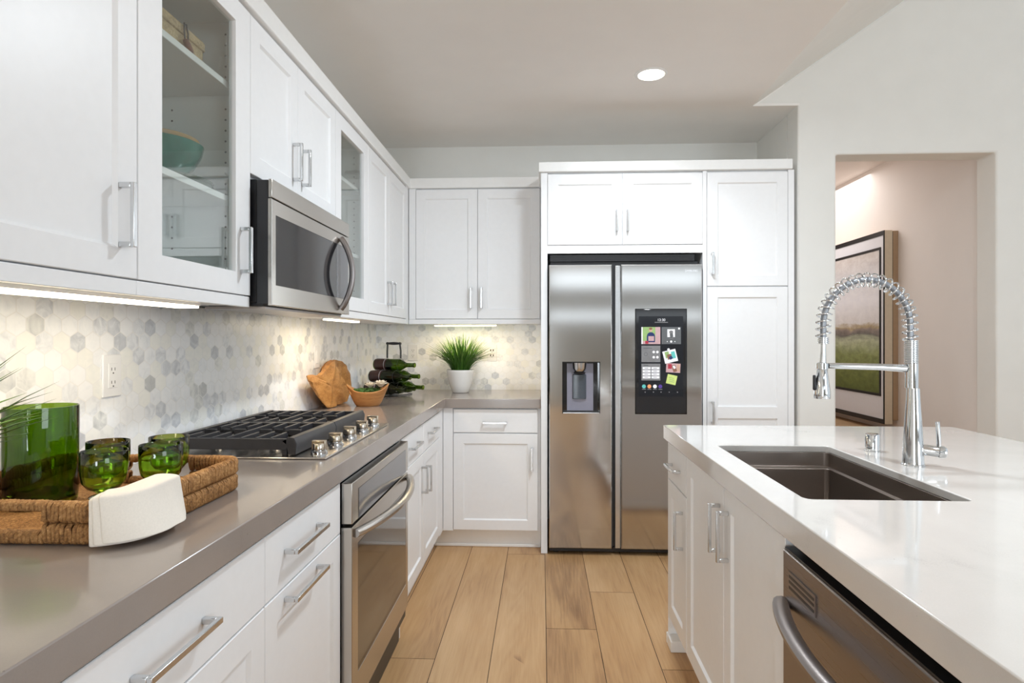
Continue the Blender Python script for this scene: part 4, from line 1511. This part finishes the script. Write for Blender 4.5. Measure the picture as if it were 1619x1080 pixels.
# ------------------------------------------------------------------ grassy plants
def blades(c, n_, h, spread, seed, width=0.006, lean=0.0, rad=0.05, dmin=0.15, amin=0, amax=2 * PI, droop=1.0):
    rng = random.Random(seed)
    mb = MB()
    lay_ = mb.bm.faces.layers.float.new('rnd_f')
    vals_ = []
    for _ in range(n_):
        a = rng.uniform(amin, amax)
        q = rng.random() ** 0.7
        sp = spread * (dmin + (1 - dmin) * q)
        ln = h * rng.uniform(0.8, 1.08) * (1 - 0.12 * q)
        r0 = rad * math.sqrt(rng.random()) * 0.9
        a0 = a + rng.uniform(-0.7, 0.7)
        base = Vector((c[0] + r0 * math.cos(a0), c[1] + r0 * math.sin(a0), c[2]))
        dr_ = Vector((math.cos(a), math.sin(a), 0))
        sd = Vector((-math.sin(a), math.cos(a), 0))
        w = width * rng.uniform(0.7, 1.15)
        dp_ = droop * q * q * rng.uniform(0.35, 1.1)
        g_ = rng.random()
        prev = None
        for k in range(8):
            t = k / 7
            p = base + dr_ * (sp * (0.45 * t + 0.55 * t * t)) + Vector((0, 0, ln * (t - dp_ * 0.62 * t * t)))
            ww = w * (1 - t ** 2.2) * (0.75 + 0.5 * t) * 0.5 + 0.0002
            up = Vector((0, 0, ww * 0.5))
            row = [mb.bm.verts.new(p - sd * ww + up), mb.bm.verts.new(p), mb.bm.verts.new(p + sd * ww + up)]
            if prev:
                for i in (0, 1):
                    f = mb.face([prev[i], prev[i + 1], row[i + 1], row[i]])
                    vals_.append(min(1, max(0, 0.08 + 0.28 * g_ + 0.62 * t * (0.35 + 0.65 * g_))))
            prev = row
    return mb, vals_


def foliage(parent, *a, mat='blade', **k):
    mb, v = blades(*a, **k)
    o = mb.build('foliage', mat, parent, smooth=70, recalc=False)
    at_ = o.data.attributes.new('rnd', 'FLOAT', 'FACE')
    for i, x in enumerate(v):
        at_.data[i].value = x
    return o


px_, py_ = -0.546, 4.10
pl = thing('potted_grass', 'bushy green grass plant in a white ceramic pot on the rear worktop', 'plant', (px_, py_, 0.9146))
pp = [(0.052, 0.9146), (0.056, 0.918), (0.072, 0.96), (0.085, 1.01), (0.0915, 1.05), (0.0935, 1.066), (0.092, 1.068), (0.088, 1.066), (0.086, 1.05), (0.08, 1.01), (0.04, 1.0), (0.001, 1.0)]
MB().lathe(pp, (px_, py_, 0), n=48).build('pot', 'ceramic', pl, smooth=50)
MB().lathe([(0.084, 1.046), (0.05, 1.052), (0.001, 1.05)], (px_, py_, 0), n=24).build('soil', 'soil', pl)
foliage(pl, (px_, py_, 1.047), 340, 0.262, 0.225, 3, width=0.0085, rad=0.060, droop=0.95)

lx_, ly_ = -1.02, 0.87
pl = thing('spiky_plant', 'plant with long arching green blades reaching in over the pitcher', 'plant', (lx_, ly_, 0.9146))
MB().lathe([(0.045, 0.9146), (0.06, 0.93), (0.07, 0.985), (0.066, 1.0), (0.06, 0.998), (0.055, 0.985), (0.001, 0.985)], (lx_, ly_, 0), n=32).build('pot', 'ceramic', pl, smooth=50)
foliage(pl, (lx_, ly_, 0.985), 46, 0.33, 0.25, 11, mat='blade_deep', width=0.019, rad=0.03, amin=-0.7, amax=2.0, droop=0.95)

# ------------------------------------------------------------------ wooden boards leaning on the tiles
def lean_board(pts, xb, xt, ztop, thick, seed, name, label, dent):
    """outline in (y, z) on the wall side; leans from x = xb at the worktop to x = xt at ztop"""
    rng = random.Random(seed)
    mb = MB()
    # densify the outline
    P = [Vector(p) for p in pts]
    out = []
    for i in range(len(P)):
        a, b_, c_, d_ = P[i - 1], P[i], P[(i + 1) % len(P)], P[(i + 2) % len(P)]
        for k in range(5):
            t = k / 5
            q = 0.5 * ((2 * b_) + (c_ - a) * t + (2 * a - 5 * b_ + 4 * c_ - d_) * t * t + (3 * b_ - a - 3 * c_ + d_) * t ** 3)
            out.append(q + Vector((rng.uniform(-1, 1), rng.uniform(-1, 1))) * 0.0022)
    cy_ = sum(p.x for p in out) / len(out)
    cz_ = sum(p.y for p in out) / len(out)

    def pos(y, z, off):
        z = max(z, 0.9152)
        x = xb + (xt - xb) * (z - 0.915) / (ztop - 0.915)
        return (x + off, y, z)

    def bumpy(y, z):
        return 0.004 * math.sin(y * 38 + z * 21) + 0.003 * math.sin(y * 71 - z * 47) + dent * ((y - cy_) * 0.9 + (z - cz_) * 0.6)
    rings_ = []
    for sc_, off in ((0.02, 0.0), (0.5, 0.0), (0.97, 0.0), (1.0, thick * 0.4), (0.97, thick), (0.85, thick), (0.6, thick), (0.35, thick), (0.12, thick), (0.02, thick)):
        row = []
        for p in out:
            y, z = cy_ + (p.x - cy_) * sc_, cz_ + (p.y - cz_) * sc_
            ex = bumpy(y, z) if off == thick else 0
            row.append(pos(y, z, off + ex))
        rings_.append(row)
    mb.rings(rings_)
    return tag(mb.build(name, 'board', smooth=40), label, 'board')


lean_board([(2.905, 1.100), (3.03, 1.094), (3.12, 1.112), (3.245, 1.160), (3.29, 1.135), (3.36, 1.06), (3.43, 1.00), (3.44, 0.96), (3.37, 0.925), (3.26, 0.920), (3.15, 0.9155), (3.10, 0.925), (3.01, 0.985), (2.94, 1.05)],
           -1.112, -1.150, 1.16, 0.022, 4, 'wooden_board', 'rough-edged wooden board leaning on the tiles, in front of another', 0.05)
lean_board([(3.20, 1.10), (3.30, 1.150), (3.44, 1.155), (3.56, 1.135), (3.65, 1.075), (3.665, 1.01), (3.60, 0.95), (3.45, 0.9165), (3.30, 0.9155), (3.20, 0.95)],
           -1.154, -1.183, 1.155, 0.015, 9, 'wooden_board', 'rounded wooden board behind the rough-edged one, by the white flowers', 0.0)

# ------------------------------------------------------------------ wooden bowl with moss and flowers
bx, by = -0.938, 3.262
bw = thing('wooden_bowl', 'oval wooden bowl with a handle hole holding moss and white flowers', 'bowl', (bx, by, 0.9146))
mb = MB()
nu, nv = 96, 20
ax = Vector((0.97, 0.24))
ay = Vector((-0.24, 0.97))
grid = []
for j in range(nv + 1):
    v = j / nv
    row = []
    for i in range(nu):
        a = 2 * PI * i / nu
        e = abs(math.cos(a)) ** 3
        ra = 0.056 + 0.054 * v ** 0.75
        rb_ = 0.046 + 0.036 * v ** 0.75
        z = 0.9150 + v * (0.078 + 0.040 * e)
        q = ax * (ra * math.cos(a)) + ay * (rb_ * math.sin(a))
        row.append(mb.bm.verts.new((bx + q.x, by + q.y, z)))
    grid.append(row)
for j in range(nv):
    for i in range(nu):
        a = 2 * PI * (i + 0.5) / nu
        v = (j + 0.5) / nv
        hit = False
        for ctr in (PI + 0.30,):
            da = (a - ctr + PI) % (2 * PI) - PI
            if (da / 0.30) ** 2 + ((v - 0.72) / 0.16) ** 2 < 1:
                hit = True
        if not hit:
            k = (i + 1) % nu
            mb.face([grid[j][i], grid[j][k], grid[j + 1][k], grid[j + 1][i]])
mb.face(grid[0])
mb.build('bowl_body', 'bowlwood', bw, smooth=60, solid=0.006)
mb = MB()
rg = random.Random(5)
for _ in range(46):
    a, r_ = rg.uniform(0, 2 * PI), math.sqrt(rg.random())
    q = ax * (0.072 * r_ * math.cos(a)) + ay * (0.046 * r_ * math.sin(a))
    s_ = rg.uniform(0.010, 0.019)
    mt = Matrix.Translation((bx + q.x, by + q.y, 0.986 + rg.uniform(0, 0.013))) @ Matrix.Diagonal((s_, s_, s_ * 0.8, 1))
    bmesh.ops.create_icosphere(mb.bm, subdivisions=2, radius=1.0, matrix=mt)
for v in mb.bm.verts:
    v.co += Vector((rg.uniform(-1, 1), rg.uniform(-1, 1), rg.uniform(-1, 1))) * 0.0022
mo = mb.build('moss', 'moss', smooth=0)
mo['kind'] = 'stuff'
tag(mo, 'green moss filling the wooden bowl', 'moss')


def flower(x, y, z, r, label, seed):
    rg = random.Random(seed)
    mb = MB()
    for ring_, (n_, tilt, ln) in enumerate(((8, 0.55, 1.0), (8, 0.85, 0.95), (6, 1.1, 0.9), (4, 1.35, 0.8))):
        for k in range(n_):
            a = 2 * PI * (k + 0.5 * ring_) / n_ + rg.uniform(-0.1, 0.1)
            d_ = Vector((math.cos(a) * math.cos(tilt), math.sin(a) * math.cos(tilt), math.sin(tilt)))
            sd = Vector((-math.sin(a), math.cos(a), 0))
            o_ = Vector((x, y, z))
            up = d_.cross(sd) * -1
            l_ = r * ln
            p0, p1, p2 = o_ + d_ * 0.1 * l_, o_ + d_ * 0.6 * l_ + up * (-0.10 * l_), o_ + d_ * l_ + up * 0.05 * l_
            wv = 0.30 * l_
            th = up * 0.05 * l_
            rows = [[p0 - sd * wv * 0.4, p0 + sd * wv * 0.4, p0 + sd * wv * 0.4 - th, p0 - sd * wv * 0.4 - th],
                    [p1 - sd * wv, p1 + sd * wv, p1 + sd * wv - th, p1 - sd * wv - th],
                    [p2 - sd * wv * 0.06, p2 + sd * wv * 0.06, p2 + sd * wv * 0.06 - th * 0.3, p2 - sd * wv * 0.06 - th * 0.3]]
            mb.rings(rows)
    return tag(mb.build('flower', 'petal', smooth=50), label, 'flower', 'white flowers in the wooden bowl')


flower(-0.868, 3.262, 1.014, 0.050, 'larger white spiky flower at the right end of the wooden bowl', 2)
flower(-0.924, 3.255, 1.012, 0.038, 'smaller white flower in the middle of the wooden bowl, left of the larger', 8)

# ------------------------------------------------------------------ wine bottles in a wire rack
AX = Vector((0.92, -0.39, 0)).normalized()
PR = Vector((0.39, 0.92, 0)).normalized()
RC0 = Vector((-0.935, 3.86, 0))
ZR = (0.9640, 1.0370, 1.1100)
SPC = 0.094
bot = [(0.030, 0.0), (0.0365, 0.004), (0.0375, 0.02), (0.0375, 0.175), (0.0355, 0.195), (0.024, 0.220), (0.0150, 0.238), (0.0138, 0.250), (0.0138, 0.292), (0.0155, 0.294), (0.0155, 0.302), (0.0125, 0.3035), (0.0110, 0.302),
       (0.0110, 0.250), (0.021, 0.222), (0.0335, 0.194), (0.0350, 0.172), (0.0350, 0.010), (0.001, 0.012)]


def bottle(c, label):
    t = thing('wine_bottle', label, 'bottle', c, 'green wine bottles in the wire rack')
    o_ = c - AX * 0.15
    MB().lathe(bot, o_, AX, 32).build('glass_body', 'bottle', t, smooth=50)
    mb = MB().lathe([(0.0379, 0.012), (0.0382, 0.016), (0.0382, 0.098), (0.0379, 0.100)], o_, AX, 32, caps=False)
    mb.build('label_wrap', 'maroon', t, smooth=50)
    return t


where = [('lowest row of the rack, nearest the camera', 0, -1), ('middle of the lowest row of the rack', 0, 0), ('lowest row of the rack, its neck reaching farthest right', 0, 1),
         ('middle row of the rack, nearest the camera', 1, -0.5), ('middle row of the rack, farther from the camera', 1, 0.5), ('top of the rack under its handle', 2, 0)]
for wz, lv, k in where:
    c = RC0 + PR * (k * SPC)
    c.z = ZR[lv]
    bottle(c, 'green wine bottle lying in the ' + wz if lv < 2 else 'green wine bottle lying alone at the ' + wz)
rk = thing('wine_rack', 'black wire wine rack with a carrying handle on the corner worktop', 'rack', (RC0.x, RC0.y, 0.9146))


def ringloop(c, r, n_=24):
    return [c + PR * (r * math.cos(2 * PI * k / n_)) + Vector((0, 0, r * math.sin(2 * PI * k / n_))) for k in range(n_)]


for q in (-0.060, 0.045):
    mb = MB()
    for _, lv, k in where:
        c = RC0 + PR * (k * SPC) + AX * q
        c.z = ZR[lv]
        mb.tube(ringloop(c, 0.0408), 0.0013, 6, loop=True)
    b0 = RC0 + AX * q
    mb.build('ring_frame', 'palewire' if q < 0 else 'wire', rk, smooth=60)
    mb = MB()
    a_ = b0 + PR * (-SPC - 0.03)
    c_ = b0 + PR * (SPC + 0.03)
    mb.tube([Vector((a_.x, a_.y, 0.9180)), Vector((c_.x, c_.y, 0.9180))], 0.0028, 8)
    mb.build('foot_bar', 'wire', rk, smooth=60)
    mb = MB()
    mb.tube([Vector((b0.x, b0.y, 1.152)), Vector((b0.x, b0.y, 1.20)), Vector((b0.x + AX.x * (-0.006 if q > 0 else 0.003), b0.y, 1.245))], 0.0058, 8)
    mb.build('upright', 'wire', rk, smooth=60)
h0, h1 = RC0 + AX * -0.062, RC0 + AX * 0.044
gprof = [(0.001, -0.004), (0.008, -0.002), (0.009, 0.006), (0.0065, 0.012), (0.0075, 0.020), (0.0095, 0.045), (0.0095, 0.060), (0.0075, 0.086), (0.0065, 0.094), (0.009, 0.100), (0.008, 0.108), (0.001, 0.110)]
MB().lathe(gprof, Vector((h0.x, h0.y, 1.246)), AX, 16).build('grip', 'wire', rk, smooth=60)


# ------------------------------------------------------------------ things in the glass cabinets
def basket(y0, y1, z, label, yt, x0=-1.15, x1=-0.955, h=0.092):
    t = thing('lidded_basket', label, 'basket', ((x0 + x1) / 2, (y0 + y1) / 2, z), 'woven baskets in the glass cabinets')
    mb = MB()

    def loopb(z_, g, r=0.012):
        return [(x, y, z_) for x, y in rrect(x0 - g, x1 + g, y0 - g, y1 + g, r)]
    rows = []
    n_ = 22
    for k in range(n_ + 1):
        rows.append(loopb(z + 0.0005 + (h * 0.70) * k / n_, 0.0013 if k % 2 else -0.0006))
    mb.rings(rows)
    mb.build('basket_body', 'straw', t, smooth=70)
    rows = []
    for k in range(8):
        rows.append(loopb(z + h * 0.70 + 0.001 + (h * 0.30 - 0.002) * k / 7, 0.004 + (0.0012 if k % 2 else -0.0005) - (0.004 if k == 7 else 0)))
    mb = MB()
    mb.rings(rows)
    mb.build('lid', 'straw', t, smooth=70)
    zf = z + h * 0.62
    mb = MB()
    pts = [(x1 + 0.007, yt - 0.004, z + h + 0.003), (x1 + 0.010, yt - 0.010, z + h * 0.75), (x1 + 0.011, yt - 0.006, z + h * 0.45), (x1 + 0.011, yt, z + h * 0.38),
           (x1 + 0.011, yt + 0.006, z + h * 0.45), (x1 + 0.010, yt + 0.008, z + h * 0.75), (x1 + 0.007, yt + 0.004, z + h + 0.003)]
    mb.tube(pts, 0.0022, 8)
    mb.build('cord_loop', 'wire', t, smooth=60)
    MB().lathe([(0.001, -0.022), (0.007, -0.018), (0.009, -0.004), (0.009, 0.010), (0.006, 0.020), (0.001, 0.023)], (x1 + 0.014, yt + 0.002, z + h * 0.36), (0, 0.75, -0.66), 14).build('toggle', 'leather', t, smooth=60)


basket(1.36, 1.688, 2.0222, 'woven straw lidded basket with a leather toggle above the teal bowl', 1.585)
basket(2.61, 2.845, 2.0192, 'woven straw lidded basket on the top shelf right of the microwave', 2.735)


def lathe_thing(name, mat_, prof, x, y, z, label, cat, group=None, extra=None):
    mb = MB()
    mb.lathe([(r, q + z) for r, q in prof], (x, y, 0), n=48)
    return tag(mb.build(name, mat_, smooth=50), label, cat, group)


bX, bY, z0 = -1.045, 1.625, 1.6922
plate = lambda r: [(r * 0.55, 0), (r * 0.6, 0.002), (r * 0.97, 0.010), (r, 0.013), (r * 0.985, 0.0145), (r * 0.6, 0.006), (r * 0.3, 0.0055), (0.001, 0.0055)]
lathe_thing('plate', 'sage', plate(0.125), bX, bY + 0.020, z0, 'lower sage green plate under the teal bowl', 'plate', 'sage plates behind the glass door')
lathe_thing('plate', 'sage', plate(0.125), bX, bY + 0.020, z0 + 0.0105, 'upper sage green plate directly under the teal bowl', 'plate', 'sage plates behind the glass door')
bp = [(0.045, 0), (0.05, 0.003), (0.052, 0.008), (0.085, 0.040), (0.104, 0.075), (0.110, 0.100), (0.1085, 0.1015), (0.106, 0.100), (0.100, 0.075), (0.080, 0.043), (0.045, 0.013), (0.001, 0.011)]
lathe_thing('bowl', 'teal', bp, bX, bY, z0 + 0.018, 'teal glazed bowl stacked on sage plates behind the glass door', 'bowl')
bp2 = [(0.04, 0), (0.078, 0.035), (0.094, 0.066), (0.0985, 0.098), (0.097, 0.0995), (0.0945, 0.098), (0.089, 0.067), (0.073, 0.038), (0.04, 0.008), (0.001, 0.007)]
lathe_thing('bowl', 'tan', bp2, bX, bY, z0 + 0.0345, 'tan-rimmed bowl nested inside the teal bowl', 'bowl')

# ------------------------------------------------------------------ faucet and air gap
fx, fy = 1.073, 1.816
f_ = thing('kitchen_faucet', 'chrome spring-neck faucet standing behind the island sink', 'faucet', (fx, fy, 0.9145))
MB().lathe([(0.031, 0.9145), (0.031, 0.917), (0.0285, 0.919), (0.0275, 0.93), (0.026, 0.97), (0.0225, 1.03), (0.0180, 1.10), (0.0165, 1.135)], (fx - 0.004, fy, 0), n=36).build('base_column', 'chrome', f_, smooth=40)
MB().lathe([(0.0168, 1.1355), (0.0168, 1.206)], (fx - 0.008, fy, 0), n=32).build('upper_column', 'chrome', f_, smooth=40)
mb = MB()
pr = []
for k in range(13):
    z = 1.2065 + k * 0.0052
    pr += [(0.0150, z), (0.0182, z + 0.001), (0.0182, z + 0.0035), (0.0150, z + 0.0045)]
mb.lathe(pr, (fx - 0.009, fy, 0), n=28)
mb.build('ribbed_collar', 'nickel', f_, smooth=30)
# hose path
P0 = Vector((fx - 0.012, fy, 1.272))
pts = []
cxh, czh, ra, rbz = 0.9385, 1.318, 0.119, 0.130
for k in range(41):
    t = k / 40
    if t < 0.15:
        q = t / 0.15
        pts.append(Vector((P0.x, fy, P0.z + (czh - P0.z) * q)))
    elif t < 0.85:
        a = PI * (t - 0.15) / 0.70
        pts.append(Vector((cxh + (P0.x - cxh) * math.cos(a), fy, czh + rbz * math.sin(a))))
    else:
        q = (t - 0.85) / 0.15
        xl = cxh - (P0.x - cxh)
        pts.append(Vector((xl, fy, czh - (czh - 1.282) * q)))
MB().tube(pts, 0.0085, 14).build('hose', 'hose', f_, smooth=60)
# spring around the hose
turns, seg_ = 25, 14
hp = []
cum = [0]
for a, b_ in zip(pts, pts[1:]):
    cum.append(cum[-1] + (b_ - a).length)
for i in range(turns * seg_ + 1):
    s_ = cum[-1] * i / (turns * seg_)
    k = 0
    while k < len(pts) - 2 and cum[k + 1] < s_:
        k += 1
    q = (s_ - cum[k]) / (cum[k + 1] - cum[k])
    p = pts[k].lerp(pts[k + 1], q)
    t = (pts[k + 1] - pts[k]).normalized()
    n1 = Vector((0, 1, 0))
    n2 = t.cross(n1)
    a = 2 * PI * i / seg_
    hp.append(p + n1 * (0.0195 * math.cos(a)) + n2 * (0.0195 * math.sin(a)))
MB().tube(hp, 0.0024, 6).build('spring', 'chrome', f_, smooth=60)
xl = pts[-1].x
mb = MB()
pr = []
for k in range(4):
    z = 1.262 + k * 0.0052
    pr += [(0.0125, z), (0.0155, z + 0.001), (0.0155, z + 0.0035), (0.0125, z + 0.0045)]
mb.lathe(pr, (xl, fy, 0), n=24)
mb.build('ribbed_ferrule', 'nickel', f_, smooth=30)
MB().tube([(xl, fy, 1.262), (xl - 0.0005, fy, 1.235), (xl - 0.002, fy, 1.2)], [0.0068, 0.0075, 0.010], 14).build('spray_neck', 'nickel', f_, smooth=60)
MB().lathe([(0.0215, 1.104), (0.0222, 1.108), (0.0222, 1.122), (0.0165, 1.165), (0.0125, 1.200), (0.0115, 1.2015)], (xl - 0.003, fy, 0), n=32).build('spray_head', 'chrome', f_, smooth=45)
MB().box(xl - 0.029, xl - 0.0215, fy - 0.006, fy + 0.006, 1.128, 1.172).build('spray_button', 'black', f_, bevel=0.003)
mb = MB()
mb.tube([(fx - 0.026, fy, 1.192), (0.97, fy, 1.196), (xl + 0.014, fy, 1.199)], [0.0115, 0.0095, 0.0085], 14)
mb.build('docking_arm', 'chrome', f_, smooth=60)
MB().lathe([(0.0135, 1.188), (0.0165, 1.190), (0.0165, 1.206), (0.0135, 1.208)], (xl - 0.003, fy, 0), n=28).build('docking_ring', 'chrome', f_, smooth=40)
mb = MB()
mb.lathe([(0.0135, 0.016), (0.0155, 0.022), (0.0155, 0.060), (0.0175, 0.062), (0.0175, 0.074), (0.014, 0.080), (0.001, 0.081)], (fx - 0.004, fy, 0.962), (0.93, -0.34, -0.10), 28)
mb.build('lever_hub', 'chrome', f_, smooth=40)
MB().tube([(fx + 0.054, fy - 0.022, 0.970), (fx + 0.053, fy - 0.022, 0.99), (fx + 0.050, fy - 0.022, 1.042)], [0.0058, 0.0062, 0.0055], 12).build('lever', 'chrome', f_, smooth=60)
mb = MB()
mb.lathe([(0.0235, 0.9145), (0.0235, 0.9165), (0.0215, 0.918), (0.0215, 0.966), (0.0195, 0.9695), (0.001, 0.970)], (1.069, 2.034, 0), n=32)
tag(mb.build('air_gap_cap', 'chrome', smooth=40), 'small chrome cylinder cap standing on the island beside the faucet', 'air gap')

# ------------------------------------------------------------------ hall: picture and bench
pc = thing('framed_landscape', 'large framed landscape painting with a white mat hanging in the hall', 'picture', (2.66, 5.3, 1.36))
Y0, Y1, Zb, Zt = 4.700, 5.95, 0.637, 2.087
XFp = 2.557
MB().box(2.622, 2.6595, Y0 + 0.002, Y1 - 0.002, Zb + 0.03, Zt - 0.004).build('back_frame', 'bronze', pc)
MB().box(2.617, 2.6215, Y0 + 0.004, Y1 - 0.004, Zb + 0.02, Zt - 0.01).build('shadow_gap', 'black', pc)
MB().box(XFp + 0.004, 2.6168, Y0, Y1, Zb, Zt).build('frame_side', 'cream', pc)
FH = FNX(XFp)
mb = MB()
dr = lambda a, w: [FH(Y0 + a, Zb + a, w), FH(Y1 - a, Zb + a, w), FH(Y1 - a, Zt - a, w), FH(Y0 + a, Zt - a, w)]
mb.rings([dr(0, -0.004), dr(0, 0.002), dr(0.012, 0.002), dr(0.012, -0.004)], loop=True)
mb.box(Y0, Y1, Zt - 0.035, Zt, 0.0002, 0.0022, FH)
mb.box(Y0, Y1, Zb, Zb + 0.035, 0.0002, 0.0022, FH)
mb.build('outer_frame', 'black', pc)
MB().box(Y0 + 0.012, Y1 - 0.012, Zb + 0.012, Zt - 0.012, -0.0038, -0.0015, FH).build('picture_mat', 'mat', pc)
ay0, ay1, az0, az1 = Y0 + 0.045, Y1 - 0.10, 0.842, 1.968
mb = MB()
mb.rings([[FH(ay0, az0, w), FH(ay1, az0, w), FH(ay1, az1, w), FH(ay0, az1, w)] if not ins else
          [FH(ay0 + 0.02, az0 + 0.02, w), FH(ay1 - 0.02, az0 + 0.02, w), FH(ay1 - 0.02, az1 - 0.02, w), FH(ay0 + 0.02, az1 - 0.02, w)]
          for w, ins in ((-0.0014, 0), (0.003, 0), (0.003, 1), (-0.0014, 1))], loop=True)
mb.build('inner_frame', 'black', pc)
MB().box(ay0 + 0.02, ay1 - 0.02, az0 + 0.02, az1 - 0.02, -0.0014, 0.0008, FH).build('painting', 'art', pc)
bn = thing('wooden_bench', 'low wooden bench against the hall wall under the framed landscape', 'bench', (2.48, 5.4, 0))
MB().box(2.31, 2.655, 4.75, 6.2, 0.545, 0.58).build('bench_top', 'bench', bn, bevel=0.004)
for x in (2.34, 2.60):
    for y in (4.82, 6.10):
        MB().box(x, x + 0.045, y, y + 0.045, 0, 0.5445).build('leg', 'bench', bn, bevel=0.003)
